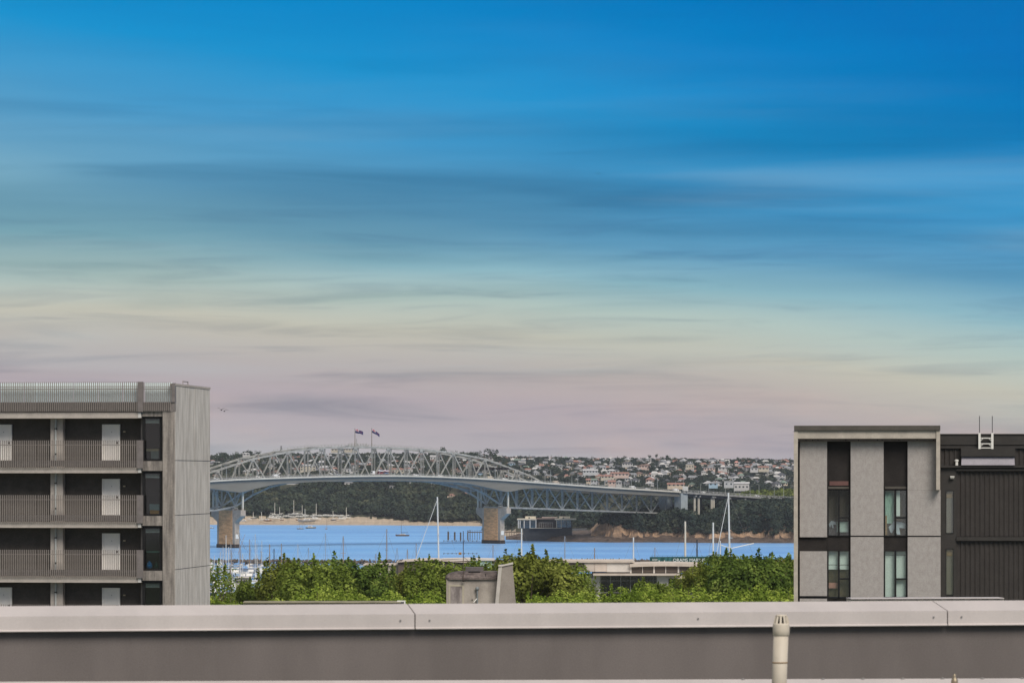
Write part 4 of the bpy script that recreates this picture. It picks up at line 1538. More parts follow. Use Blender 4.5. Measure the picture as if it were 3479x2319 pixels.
MASTS = [  # (x, top row, distance, kind of mast, thickness, words)
    (768, 1817, 1900, MASTW, .2, 'tall white mast in front of the left pier'), (777, 1857, 1750, MASTW, .2, 'short white mast in front of left pier'),
    (814, 1808, 1850, MASTG, .2, 'mast with crossed spars right of the left pier'), (848, 1831, 1950, MASTT, .2, 'brown mast'), (867, 1813, 1700, MASTW, .14, 'thin pale mast'),
    (887, 1871, 2000, MASTT, .16, 'short brown mast'), (916, 1848, 1850, MASTT, .26, 'thick tan mast'), (931, 1862, 1800, MASTB, .26, 'black mast'),
    (956, 1845, 1950, MASTT, .2, 'brown mast right of the black one'), (1012, 1848, 1700, MASTW, .13, 'thin white mast'), (1048, 1859, 1800, MASTG, .15, 'short silver mast'),
    (1106, 1810, 1750, MASTG, .16, 'tall thin silver mast'), (1166, 1820, 1900, MASTT, .24, 'tan mast above the left trees'), (1314, 1796, 1850, MASTT, .24, 'tall tan mast left of the tallest'),
    (1277, 1880, 1950, MASTT, .16, 'short tan mast over the brown roof'), (1349, 1859, 1800, MASTG, .16, 'grey mast over the brown roof'), (1384, 1864, 1850, MASTT, .2, 'tan mast over the brown roof'),
    (1414, 1845, 1900, MASTT, .18, 'taller tan mast over the brown roof'), (1675, 1850, 1750, MASTT, .16, 'mast below the right pier'), (1772, 1794, 1700, MASTW, .4, 'thick white mast right of the right pier'),
    (1919, 1820, 1800, MASTG, .28, 'grey mast below the restaurant'), (2020, 1860, 1800, MASTT, .26, 'short dark tan mast over the white roof'), (2152, 1824, 1700, MASTW, .42, 'thick pale mast over the white roof'),
    (2225, 1858, 1500, MASTT, .16, 'mast at the left end of the green lift'), (2328, 1770, 1480, MASTW, .5, 'tall white mast crossing the green lift'),
    (2368, 1832, 1650, MASTB, .4, 'thick black mast behind the green lift'), (2423, 1774, 1600, MASTW, .45, 'tall white mast right of the green lift'),
    (2447, 1836, 1650, MASTW, .3, 'short white mast beside the tall ones')]
for i, (sx, top, y, mm, th, words) in enumerate(MASTS):
    x = (sx - CX) / F * y
    mh = H - (top - HZ) * y / F
    L_ = min(20, mh * .72)
    rzv = random.choice([.4, 1.2, 2.2, 2.9, -.5, PI - .2])
    off = Vector((.08 * L_ * math.cos(rzv), .08 * L_ * math.sin(rzv), 0))
    o = yacht(Vector((x, y, 0)) - off, L_, mh, rzv, 'yacht with ' + words, random.choice([HULLW, HULLW, HULLN, HULLG]), mm, 'yachts in the marina', th)
    if i == 2:
        MB().tube([(-.5, -3.6, mh * .62), (1.5, 4.0, mh * 1.02)], .1, 5).build('spar', MASTT, o)
        MB().tube([(1.2, 3.0, mh * .5), (-.5, -3.4, mh * .96)], .08, 5).build('spar', MASTT, o)
# two big sloops
for (sx, top, y, th, words, stay) in [(1476, 1687, 1800, .5, 'large yacht with the tallest white mast, left of the right pier', (1440, 1440)), (2498, 1673, 1600, .48, 'large yacht with tall white mast and long boom near the right building', (2458, 2552))]:
    x = (sx - CX) / F * y
    mh = H - (top - HZ) * y / F
    o = yacht((x, y, 0), 28, mh, .05 if sx < 2000 else PI + .25, words, HULLW, MASTW, 'large sloops in the marina', th, rake=.02 if sx < 2000 else -.02, cover=False)
    sg = -1 if sx < 2000 else 1
    MB().tube([(2.24 - sg * 0 - .02 * mh * (1 if sx < 2000 else -1), 0, mh * .97), (sg * 11.5, 0, 3.4)], .12, 6, r2=.18).build('furled_sail', MASTW, o)
    if sx > 2000:
        bz = H - (1862 - HZ) * y / F
        MB().tube([(2.2, 0, bz), (-8.5, 0, bz + 2.2)], .22, 6).build('raised_boom', MASTW, o)
        MB().tube([(2.2, 0, bz), (6.6, 0, bz + 1.6)], .2, 6).build('spinnaker_pole', MASTW, o)
# boats seen through the gap in the trees at the left, hulls visible
items = []
k_ = 0
for y in (1560, 1640, 1720, 1800, 1880, 1960, 2040):
    for q in range(6):
        sx = 722 + q * 32 + random.uniform(-9, 9)
        x = (sx - CX) / F * y
        if random.random() < .45:
            o = launch((x, y, 0), random.uniform(9, 14), random.choice([1.5, -1.6, 1.3]), '', 'boats berthed in the gap between the trees', random.choice([HULLW, HULLW, HULLN]))
            nm = 'white launch'
        else:
            o = yacht((x, y, 0), random.uniform(9, 13), random.uniform(9, 15), random.choice([1.5, -1.6, 1.7]), '', random.choice([HULLW, HULLW, HULLN]), random.choice([MASTW, MASTW, MASTG, MASTT]), 'boats berthed in the gap between the trees', random.uniform(.1, .17))
            nm = 'white yacht'
        items.append((o, '%s berthed in the %s row of the marina gap' % (nm, ORDN[k_]), sx))
    k_ += 1
finish_labels(items)
PONT = mat('pontoon', (150, 146, 138), noise=.12)
for i, y in enumerate((1600, 1760, 1920, 2070)):
    o = MB().box(-60, 60, -1.2, 1.2, -.3, .5).build('pontoon', PONT, loc=(-110, y, 0))
    tag(o, 'long floating marina pontoon, %s row from the trees' % ORDN[i], 'pontoon', 'marina pontoons')
    for q in range(8):
        MB().tube([(-56 + q * 16, 0, -3), (-56 + q * 16, 0, 3.2)], .22, 7).build('guide_pile', TIMBER, o)

# travel lift with green girder
TY = 1420.0
tl = thing('travel_lift', 'dark green boat lift girder with white lettering behind the right trees', 'boat lift', P(2208, 1610, TY), 0)
tl.location.z = ground_z(TY)
def tx(sx): return (sx - 2208) * TY / F
def tzz(sy): return H - (sy - HZ) * TY / F - ground_z(TY)
GREEN = mat('lift_green', (24, 74, 72), noise=.12, scale=.4)
MB().prism([(0, 0, tzz(1891)), (tx(2500), 0, tzz(1889)), (tx(2500), 0, tzz(1912)), (tx(2232), 0, tzz(1911)), (0, 0, tzz(1903))], (0, 2.2, 0)).build('girder', GREEN, tl)
m = MB()
for sx in range(2216, 2510, 17):
    m.box(tx(sx), tx(sx) + .08, .4, .5, tzz(1890), tzz(1886.5))
m.box(tx(2212), tx(2515), .4, .48, tzz(1887), tzz(1886.3))
m.build('handrail', GREEN, tl)
for sx in (2250, 2490):
    MB().box(tx(sx), tx(sx) + 1.6, .4, 1.8, 0, tzz(1910)).build('leg', GREEN, tl)
for sx in (2238, 2256):
    MB().box(tx(sx), tx(sx) + .35, -.25, -.05, tzz(1912), tzz(1902)).build('fender', WHITE, tl)
for sx in (2235, 2258, 2272):
    MB().prism([(tx(sx), -.06, tzz(1893)), (tx(sx) + 1.1, -.06, tzz(1893)), (tx(sx) + .9, -.06, tzz(1906)), (tx(sx) - .1, -.06, tzz(1906))], (0, .05, 0)).build('panel', mat('lift_teal', (52, 104, 106), noise=.1), tl)


def text_mesh(body, size, material, name, parent, loc, rot=(PI / 2, 0, 0), extrude=.01):
    cu = bpy.data.curves.new(name, 'FONT')
    cu.body = body
    cu.size = size
    cu.extrude = extrude
    cu.resolution_u = 3
    to = bpy.data.objects.new(name, cu)
    C.objects.link(to)
    bpy.context.view_layer.update()
    me = bpy.data.meshes.new_from_object(to.evaluated_get(bpy.context.evaluated_depsgraph_get()))
    bpy.data.objects.remove(to, do_unlink=True)
    me.materials.clear()
    me.materials.append(material)
    o = link(name, me, parent, loc)
    o.rotation_euler = rot
    return o


LETTER = mat('letter_white', (226, 230, 230), noise=.02)
text_mesh('820MT', .98, LETTER, 'lettering', tl, (tx(2216), -.03, tzz(1903)))
text_mesh('ORAMS MARINE', 1.75, LETTER, 'lettering', tl, (tx(2286), -.03, tzz(1906.3)))

# ================================================================== LEFT APARTMENT BUILDING (210 m)
CONCR = mat('board_concrete', (206, 201, 194), noise=.08, scale=1.0, stretch=(2.0, 2.0, .4), col2=(178, 172, 164), fine=.1, fscale=14, bump=.1)
CONCS = mat('stained_concrete', (146, 139, 132), noise=.22, scale=1.2, stretch=(3.5, 1, .35), col2=(106, 101, 97), fine=.12, fscale=9, bump=.15)
SLABC = mat('slab_concrete', (176, 168, 160), noise=.1, scale=1.5, fine=.06, fscale=12)
BRONZE = mat('bronze_bar', (138, 131, 126), noise=.1, scale=4, rough=.5)
BRONZEP = mat('bronze_panel', (118, 112, 110), noise=.12, scale=2.5, rough=.55)
UPST = mat('upstand', (122, 116, 113), noise=.16, scale=2.2, stretch=(2, 1, .5), fine=.1, fscale=12)
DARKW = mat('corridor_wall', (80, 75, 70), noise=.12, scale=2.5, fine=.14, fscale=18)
DOORW = mat('door_white', (244, 240, 234), noise=.04, scale=1.5, rough=.5)
FRAMEB = mat('black_frame', (30, 29, 29), noise=.1, rough=.45)
PANE = glass('dark_pane', (200, 206, 206), .06)
BLIND = mat('blind', (232, 238, 234), noise=.05, scale=3)
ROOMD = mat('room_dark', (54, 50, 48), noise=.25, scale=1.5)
K1, B1 = 59.47, 29.0
lb = thing('apartment_building', 'grey concrete apartment block with barred access balconies at the left', 'apartment building',
           (-19.25, 210.2, B1), -math.radians(6.95))


def X1(q): return (.5356 * q - 594.5) / K1
def Z1(q): return H - (1260 + .5356 * q - HZ) / K1 - B1


def XD(q): return X1(q) - .33


XL = X1(-520)                                     # building goes on left of the picture
ZB = 0.0
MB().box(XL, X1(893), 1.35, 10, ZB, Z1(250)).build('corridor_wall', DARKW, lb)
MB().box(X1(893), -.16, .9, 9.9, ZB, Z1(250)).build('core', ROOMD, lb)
NF = 5
for k in range(NF):
    dz = 348 * k
    MB().box(XL, X1(874), -.02, 1.35, Z1(298 + dz), Z1(262 + dz)).build('floor_slab', SLABC, lb)
    MB().box(X1(872), X1(891), -.06, 1.35, Z1(296 + dz), Z1(262 + dz)).build('slab_end', mat('pale_concrete', (200, 198, 194), noise=.06), lb)
    u0, u1 = (195, 246) if k == 0 else (217 + dz, 255 + dz)
    MB().box(XL, X1(870), .06, .2, Z1(u1), Z1(u0)).build('upstand', UPST, lb)
bar_w = .035
bars = 0


def bar_row(x0, x1, step, zt, zb_r, parent):
    me_ = MB().box(-bar_w / 2, bar_w / 2, -.13, -.07, zb_r, zt).mesh('baluster', BRONZE)
    x = x0
    while x < x1:
        q = link('baluster', me_, parent, (x, 0, 0))
        x += step


for k in range(4):
    dz = 348 * k
    if k == 0:
        rail = MB().box(XL, X1(868), -.07, -.03, Z1(99), Z1(95)).box(XL, X1(868), -.07, -.03, Z1(115), Z1(110)).build('railing', BRONZE, lb)
        zt, zb2 = Z1(67), Z1(258)
    else:
        rail = MB().box(XL, X1(868), -.07, -.03, Z1(121 + dz), Z1(117 + dz)).build('railing', BRONZE, lb)
        zt, zb2 = Z1(90 + dz), Z1(268 + dz)
    bar_row(X1(4), X1(214), 12.0 * .5356 / K1, zt, zb2, rail)
    bar_row(X1(224), X1(866), 13.35 * .5356 / K1, zt, zb2, rail)
    if k == 3:
        pass
    MB().box(X1(868 if k else 871), X1(906), -.16, -.02, zb2, zt).build('end_panel', BRONZEP, lb)
    # bars beyond the left edge of the picture: joined
    m = MB()
    x = X1(-8)
    while x > XL:
        m.box(x - bar_w / 2, x + bar_w / 2, -.13, -.07, zb2, zt)
        x -= .12
    tag(m.build('balusters', BRONZE, lb), kind='stuff')
# bottom row: only the tips show
m = MB()
x = XL
while x < X1(866):
    m.box(x - bar_w / 2, x + bar_w / 2, -.13, -.07, Z1(268 + 348 * 4), Z1(90 + 348 * 4))
    x += .12
tag(m.build('balusters', BRONZE, lb), kind='stuff')
MB().box(X1(868), X1(906), -.16, -.02, Z1(268 + 1392), Z1(90 + 1392)).build('end_panel', BRONZEP, lb)
# roof fence right of the post
rail = MB().box(X1(906), X1(1090), -.03, .01, Z1(101), Z1(97)).box(X1(906), X1(1090), -.03, .01, Z1(115), Z1(110)).build('railing', BRONZE, lb)
bar_row(X1(912), X1(1088), 13.0 * .5356 / K1, Z1(70), Z1(250), rail)
MB().box(X1(1088), X1(1112), -.08, .2, Z1(197), Z1(76)).build('end_panel', BRONZEP, lb)
MB().box(X1(893), X1(1110), -.02, .2, Z1(256), Z1(196)).build('upstand', UPST, lb)
SCREEN = bpy.data.materials.new('sky_stand_in_pane')  # pale panes added to stand in for bright sky behind the fence bars
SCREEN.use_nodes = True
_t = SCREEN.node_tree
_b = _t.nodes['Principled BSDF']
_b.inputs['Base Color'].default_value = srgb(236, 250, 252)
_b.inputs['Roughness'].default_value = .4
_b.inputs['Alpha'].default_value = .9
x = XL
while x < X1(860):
    MB().box(x, min(x + 1.42, X1(868)), .25, .27, Z1(200), Z1(72)).build('sky_stand_in', SCREEN, lb)
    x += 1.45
MB().box(X1(908), X1(1086), .3, .32, Z1(200), Z1(72)).build('sky_stand_in', SCREEN, lb)
MB().box(XL, X1(1105), .3, 9.8, Z1(256), Z1(236)).build('roof', SLABC, lb)
# corridor fittings
for k in range(4):
    dz = 348 * k
    c = MB().box(XD(316), XD(396), .8, 1.35, Z1(610 + dz), Z1(298 + dz)).build('column', SLABC, lb)
    MB().tube([(XD(352), 0.72, Z1(610 + dz)), (XD(352), 0.72, Z1(298 + dz))], .055, 8).build('downpipe', mat('downpipe', (178, 182, 180), noise=.08), c)
    for z in (360, 520):
        MB().box(XD(345), XD(359), 0.64, 0.81, Z1(z + 6 + dz), Z1(z + dz)).build('pipe_clip', FRAMEB, c)
    for (a, b_) in ((642, 758),) + (((-66, 50),) if k in (0, 3) else ()):
        d = MB().box(XD(a + 5), XD(b_ - 10), 1.3, 1.34, Z1(568 + dz), Z1(339 + dz)).build('door', DOORW, lb)
        MB().box(XD(b_ - 10), XD(b_), 1.2, 1.34, Z1(568 + dz), Z1(335 + dz)).box(XD(a), XD(a + 5), 1.2, 1.34, Z1(568 + dz), Z1(335 + dz)).box(XD(a + 5), XD(b_ - 10), 1.2, 1.34, Z1(339 + dz), Z1(335 + dz)).build('door_frame', DOORW, d)
        MB().box(XD(b_ - 22), XD(b_ - 17), 1.24, 1.3, Z1(458 + dz), Z1(446 + dz)).build('handle', FRAMEB, d)
        MB().box(XD(a + 59), XD(a + 62), 1.28, 1.3, Z1(385 + dz), Z1(381 + dz)).build('peephole', FRAMEB, d)
    MB().box(XD(778), XD(792), 1.26, 1.35, Z1(386 + dz), Z1(378 + dz)).build('wall_light', mat('wall_light', (190, 176, 150), noise=.05), lb)
    MB().box(X1(874), X1(892), .6, 1.35, Z1(610 + dz), Z1(298 + dz)).build('jamb', UPST, lb)
# stair windows
MB().box(X1(1030), X1(1108), 0, .9, ZB, Z1(256)).build('column', CONCS, lb)
MB().box(X1(893), X1(1030), .1, .9, Z1(287), Z1(256)).build('lintel', CONCS, lb)
for k in range(5):
    dz = 348 * k
    a, b_ = X1(893), X1(1030)
    MB().box(X1(893), X1(1030), .06, .9, Z1(632 + dz), Z1(570 + dz)).build('spandrel', CONCS, lb)
    zt, zb2 = Z1(287 + dz), Z1(570 + dz)
    f = MB().box(a, X1(909), .25, .4, zb2, zt).box(X1(1004), X1(1016), .25, .4, zb2, zt).box(X1(909), X1(1004), .25, .4, Z1(300 + dz), zt).box(X1(909), X1(1004), .25, .4, zb2, Z1(557 + dz)).build('window', FRAMEB, lb)
    MB().box(X1(909), X1(1004), .3, .32, Z1(557 + dz), Z1(300 + dz)).build('pane', PANE, f)
    MB().box(X1(1016), X1(1030), .32, .45, zb2, Z1(292 + dz)).build('side_strip', mat('side_strip', (96, 92, 86), noise=.1), f)
    MB().box(X1(911), X1(1003), .34, .37, Z1(329 + dz), Z1(304 + dz)).build('blind', BLIND, f)
    for q in range(2):
        MB().box(X1(911), X1(1003), .332, .345, Z1(311 + 8 * q + dz), Z1(310 + 8 * q + dz)).build('blind_slat', DARKB, f)
# things on the stair landings, seen through the panes
def inner(name, label, cat, q0, q1, z0, z1, colr, y0=.37, y1=.6, shape='box'):
    c = lb.matrix_basis @ Vector(((X1(q0) + X1(q1)) / 2, (y0 + y1) / 2, Z1(z1)))
    w, h = (X1(q1) - X1(q0)) / 2, Z1(z0) - Z1(z1)
    mm = mat('inner_%s' % name + '%d%d%d' % colr, colr, noise=.15, scale=3)
    if shape == 'bag':
        m = MB().lathe([(w * .5, 0), (w, h * .15), (w * 1.05, h * .45), (w * .75, h * .75), (w * .2, h * .92), (w * .35, h)], n=10)
    else:
        m = MB().box(-w, w, -(y1 - y0) / 2, (y1 - y0) / 2, 0, h)
        m.box(-w * 1.02, w * 1.02, -(y1 - y0) / 2 - .01, (y1 - y0) / 2 + .01, h * .82, h * .88)
    o = m.build(name, mm, smooth=(shape == 'bag'), loc=c)
    o.rotation_euler = lb.rotation_euler
    return tag(o, label, cat)


bpy.context.view_layer.update()
inner('carton', 'pale carton behind the top stair window', 'carton', 945, 994, 505, 556, (150, 158, 156))
inner('shelf_board', 'cream board lying on the carton behind the top stair window', 'board', 915, 995, 492, 506, (196, 178, 140))
inner('crate', 'pale blue crate behind the second stair window', 'crate', 936, 1000, 843, 884, (150, 176, 182))
inner('box', 'orange yellow box on the floor behind the second stair window', 'box', 938, 996, 880, 905, (214, 156, 72))
inner('bag', 'bright blue bag behind the third stair window', 'bag', 913, 950, 1205, 1255, (30, 140, 214), shape='bag')
inner('bin', 'dark green bin behind the third stair window', 'bin', 964, 988, 1212, 1252, (44, 92, 82), shape='bag')
inner('shelf', 'thin pale green shelf across the third stair window', 'shelf', 915, 1002, 1143, 1150, (120, 170, 156))
# board marked gable wall on the right: storey panels of four boards each
jz = [Z1(92), Z1(566), Z1(914), Z1(1258), Z1(1610), 0.0]
fr = [0, .265, .545, .77, 1.0]
for a, b_ in zip(jz, jz[1:]):
    for i in range(4):
        MB().box(-.16, 0 - .006 * (i % 2), 9.9 * fr[i] + .012 + (0 if i else 0), 9.9 * fr[i + 1] - .012, b_ + .02, a - .02).build('wall_panel', CONCR, lb)
MB().box(-.155, -.05, .02, 9.88, 0, Z1(92)).build('joint_backing', FRAMEB, lb)
MB().box(-.3, .02, -.01, 9.95, Z1(92), Z1(78)).build('cap_flashing', SLABC, lb)
MB().tube([(-.1, 2.6, Z1(82)), (-.1, 2.6, Z1(58)), (-.1, 4.0, Z1(58)), (-.1, 4.0, Z1(82))], .03, 6).build('grab_rail', BRONZE, lb)

# ================================================================== RIGHT BUILDING (180 m)
K2, B2, Y2 = F / 180.0, 30.0, 180.0
PANC = mat('panel_concrete', (164, 159, 155), noise=.06, scale=5.0, stretch=(1, 1, .7), col2=(156, 150, 146), fine=.1, fscale=16, bump=.1)
FRAMC = mat('frame_concrete', (178, 170, 158), noise=.12, scale=1.6, fine=.08, fscale=10)
CAPD = mat('dark_cap', (84, 80, 74), noise=.12, scale=2, fine=.08, fscale=12)
DARKP = mat('dark_spandrel', (40, 36, 34), noise=.2, scale=2.2, fine=.15, fscale=14)
DARKR = mat('dark_wing_metal', (58, 55, 52), noise=.1, scale=1.5, rough=.5, fine=.08, fscale=10)
DARKC = mat('dark_corrugated', (60, 56, 53), noise=.1, scale=1.2, rough=.5, fine=.12, fscale=9)
rbld = thing('town_house_block', 'concrete panel block with tall dark window strips at the right', 'building', ((2660 - CX) / K2, Y2, B2), -0.084)


def X2(q): return .4527 * q / K2
def Z2(q): return H - (1390 + .4527 * q - HZ) / K2 - B2


# frame
MB().box(X2(82), X2(112), -.55, .1, 0, Z2(160)).build('frame_post', FRAMC, rbld)
MB().box(X2(1141), X2(1170), -.55, .4, Z2(603), Z2(160)).build('frame_post', FRAMC, rbld)
MB().box(X2(113), X2(1139), -.5, .3, Z2(220), Z2(160)).build('frame_lintel', FRAMC, rbld)
MB().box(X2(84), X2(1171), -.62, 9, Z2(158), Z2(123)).build('roof_cap', CAPD, rbld)
MB().box(X2(113), X2(1139), -.3, .3, Z2(240), Z2(221)).build('soffit_beam', mat('soffit_beam', (110, 100, 94), noise=.15), rbld)
for q in (172, 222, 262, 470, 565, 705, 740, 865, 1000, 1120):
    MB().tube([(X2(q), -.31, Z2(231)), (X2(q), -.27, Z2(231))], .03, 6).build('bolt', FRAMEB, rbld)
MB().box(X2(112), X2(1174), .5, 9, 0, Z2(160)).build('core', ROOMD, rbld)
# concrete panels
for (a, b_, t_, bt) in ((126, 330, 241, 957), (126, 330, 1063, 1398), (126, 330, 1418, 1900), (506, 752, 241, 945), (506, 752, 955, 1417), (506, 752, 1428, 1900),
                        (931, 1140, 241, 603), (931, 1176, 604, 945), (931, 1176, 955, 1417), (931, 1176, 1428, 1900)):
    MB().box(X2(a), X2(b_), 0, .5, Z2(bt), Z2(t_)).build('wall_panel', PANC, rbld)
MB().box(X2(113), X2(125), .2, .5, 0, Z2(241)).build('shadow_gap', FRAMEB, rbld)
for z in (951, 1423):
    MB().box(X2(507), X2(751), .12, .45, Z2(z + 4), Z2(z - 5)).build('shadow_gap', FRAMEB, rbld)
    MB().box(X2(932), X2(1175), .12, .45, Z2(z + 4), Z2(z - 5)).build('shadow_gap', FRAMEB, rbld)
MB().box(X2(126), X2(329), .1, .5, Z2(1417), Z2(1399)).build('shadow_gap', FRAMEB, rbld)
MB().box(X2(113), X2(329), .15, .5, Z2(1062), Z2(958)).build('spandrel', DARKP, rbld)
RED = mat('red_brown_strip', (104, 76, 72), noise=.12)
CURT = mat('curtain_grey', (128, 118, 108), noise=.12, scale=3, stretch=(6, 1, .3))
ROOM1 = mat('room_wall', (84, 74, 68), noise=.25, scale=1.1)
ROOM2 = mat('room_wall_ochre', (96, 82, 64), noise=.3, scale=1.4)
PANE2 = glass('bright_pane', (245, 250, 248), .1)
for c, (a, b_) in enumerate(((331, 504), (753, 930))):
    MB().box(X2(a + 1), X2(b_ - 1), .22, .5, Z2(604), Z2(242)).build('spandrel', DARKP, rbld)
    MB().box(X2(a + 8), X2(b_ - 8), .15, .22, Z2(596), Z2(578)).build('spandrel_rail', CAPD, rbld)
    if c == 0:
        MB().box(X2(348), X2(490), .14, .22, Z2(570), Z2(538)).build('timber_strip', RED, rbld)
    MB().box(X2(a + 1), X2(b_ - 1), .16, .5, Z2(1058), Z2(950)).build('spandrel', DARKP, rbld)
    for w, (t_, bt, tm) in enumerate(((604, 950, 812), (1058, 1418, 1270))):
        f = MB().box(X2(a + 1), X2(a + 11), .1, .3, Z2(bt), Z2(t_)).box(X2(b_ - 13), X2(b_ - 1), .1, .3, Z2(bt), Z2(t_))
        f.box(X2(a + 80), X2(a + 94), .1, .3, Z2(bt), Z2(t_)).box(X2(a + 11), X2(b_ - 13), .1, .3, Z2(t_ + 5), Z2(t_)).box(X2(a + 11), X2(b_ - 13), .1, .3, Z2(bt), Z2(bt - (6 if w == 0 else 14)))
        f.box(X2(a + 94), X2(b_ - 13), .1, .3, Z2(tm + 6), Z2(tm - 6))
        f = f.build('window', FRAMEB, rbld)
        MB().box(X2(a + 11), X2(a + 80), .2, .215, Z2(bt - 6), Z2(t_ + 5)).build('pane', PANE2, f)
        MB().box(X2(a + 94), X2(b_ - 13), .2, .215, Z2(tm - 6), Z2(t_ + 5)).build('pane', PANE2, f)
        MB().box(X2(a + 94), X2(b_ - 13), .2, .215, Z2(bt - 6), Z2(tm + 6)).build('pane', PANE2, f)
        MB().box(X2(a + 2), X2(b_ - 2), .47, .495, Z2(bt), Z2(t_)).build('room_back', ROOM1 if (c + w) % 2 == 0 else ROOM2, f)
        if (c, w) == (0, 1):
            MB().box(X2(a + 11), X2(b_ - 13), .33, .36, Z2(1200), Z2(1062)).build('blind', BLIND, f)
            MB().box(X2(a + 11), X2(b_ - 13), .325, .33, Z2(1168), Z2(1164)).build('blind_rail', DARKB, f)
        if (c, w) == (1, 1):
            MB().box(X2(a + 11), X2(b_ - 13), .33, .36, Z2(1410), Z2(1062)).build('blind', BLIND, f)
            MB().box(X2(a + 11), X2(b_ - 13), .325, .33, Z2(1093), Z2(1089)).build('blind_rail', DARKB, f)
        if (c, w) == (1, 0):
            MB().box(X2(a + 11), X2(a + 76), .36, .4, Z2(855), Z2(610)).build('curtain', mat('curtain_green', (170, 196, 184), noise=.25, scale=2.5, stretch=(4, 1, .6)), f)
            MB().box(X2(a + 94), X2(a + 122), .36, .4, Z2(800), Z2(608)).build('curtain', BLIND, f)


bpy.context.view_layer.update()


def inner2(name, label, cat, q0, q1, z0, z1, colr, y=.34, shape='box'):
    w, h = X2(q1) - X2(q0), Z2(z0) - Z2(z1)
    mm = mat('inside_%d_%d_%d' % colr, colr, noise=.15, scale=3)
    m = MB()
    if shape == 'cloth':
        m.prism([(0, 0, h * .55), (w * .35, 0, h), (w * .8, 0, h * .9), (w, 0, h * .8), (w, 0, h * .45), (w * .62, 0, h * .5), (w * .7, 0, 0), (w * .5, 0, 0), (w * .36, 0, h * .5), (w * .2, 0, h * .1), (w * .12, 0, h * .15)], (0, .06, 0))
    else:
        m.box(0, w, 0, .1, 0, h).box(w * .04, w * .96, -.01, .0, h * .06, h * .94)
    o = m.build(name, mm, loc=rbld.matrix_basis @ Vector((X2(q0), y, Z2(z1))))
    o.rotation_euler = rbld.rotation_euler
    return tag(o, label, cat)


inner2('board', 'pale green board leaning inside the upper left window of the right block', 'board', 402, 490, 842, 920, (190, 204, 196))
inner2('laundry', 'striped grey laundry inside the upper left window of the right block', 'laundry', 343, 396, 835, 890, (150, 154, 164), shape='cloth')
inner2('dark_cabinet', 'dark cabinet low inside the upper left window of the right block', 'cabinet', 343, 395, 893, 942, (64, 58, 58), y=.38)
inner2('laundry', 'white clothes hanging on a rack inside the upper right window', 'laundry', 790, 916, 836, 938, (196, 202, 212), shape='cloth')
inner2('plank', 'tan plank standing inside the upper right window', 'plank', 765, 778, 795, 942, (158, 126, 88))
inner2('cushion', 'pink cushion inside the lower left window of the right block', 'cushion', 343, 410, 1300, 1342, (196, 140, 128))
# dark metal wing
wx = 1800 + 420
MB().box(X2(1177), X2(wx), .9, 9, 0, Z2(186)).build('wing_core', DARKR, rbld)
MB().box(X2(1177), X2(wx), .62, .9, Z2(266), Z2(184)).build('wing_parapet', DARKR, rbld)
MB().box(X2(1177), X2(wx), .56, .9, Z2(188), Z2(183)).build('parapet_flashing', CAPD, rbld)
MB().box(X2(1177), X2(wx), .66, .9, Z2(292), Z2(272)).build('band', DARKR, rbld)


def corrugated(q0, q1, t_, bt, name='corrugated_sheet'):
    m = MB()
    x, n = X2(q0), 0
    st = X2(36) / 4
    prev = None
    prof = [(.78, 0), (.78, 1.4), (.82, 2.0), (.82, 3.0), (.78, 3.6)]
    pts_ = []
    while x < X2(q1):
        for dy, k_ in prof[:-1]:
            if x + k_ * st <= X2(q1): pts_.append((x + k_ * st, dy))
        x += 4 * st
    pts_.append((X2(q1), .78))
    for (xa, ya), (xb, yb_) in zip(pts_, pts_[1:]):
        m.face([(xa, ya, Z2(bt)), (xb, yb_, Z2(bt)), (xb, yb_, Z2(t_)), (xa, ya, Z2(t_))])
    me_ = m.build(name, DARKC, rbld)
    return me_


corrugated(1178, 1329, 293, 419)
corrugated(1734, wx, 293, 419)
corrugated(1297, wx, 462, 952)
corrugated(1297, wx, 985, 1900)
MB().box(X2(1330), X2(1733), .45, .9, Z2(352), Z2(290)).build('canopy_box', DARKR, rbld)
LILAC = mat('lilac_flashing', (142, 138, 146), noise=.12, scale=1.2, rough=.35, fine=.1, fscale=14)
MB().prism([(X2(1332), .42, Z2(418)), (X2(1730), .42, Z2(418)), (X2(1728), .6, Z2(356)), (X2(1336), .6, Z2(356))], (0, .2, 0)).build('sloped_flashing', LILAC, rbld)
MB().box(X2(1177), X2(wx), .5, .9, Z2(436), Z2(420)).build('ledge', DARKR, rbld)
MB().box(X2(1297), X2(wx), .6, .9, Z2(461), Z2(442)).build('ledge', DARKR, rbld)
MB().box(X2(1297), X2(wx), .6, .9, Z2(984), Z2(955)).build('ledge', DARKR, rbld)
MB().box(X2(1178), X2(1219), .68, .9, 0, Z2(437)).box(X2(1276), X2(1296), .68, .9, 0, Z2(437)).box(X2(1219), X2(1276), .68, .9, Z2(608), Z2(437)).box(X2(1219), X2(1276), .68, .9, Z2(1044), Z2(932)).box(X2(1219), X2(1276), .68, .9, 0, Z2(1394)).build('flat_panel', DARKR, rbld)
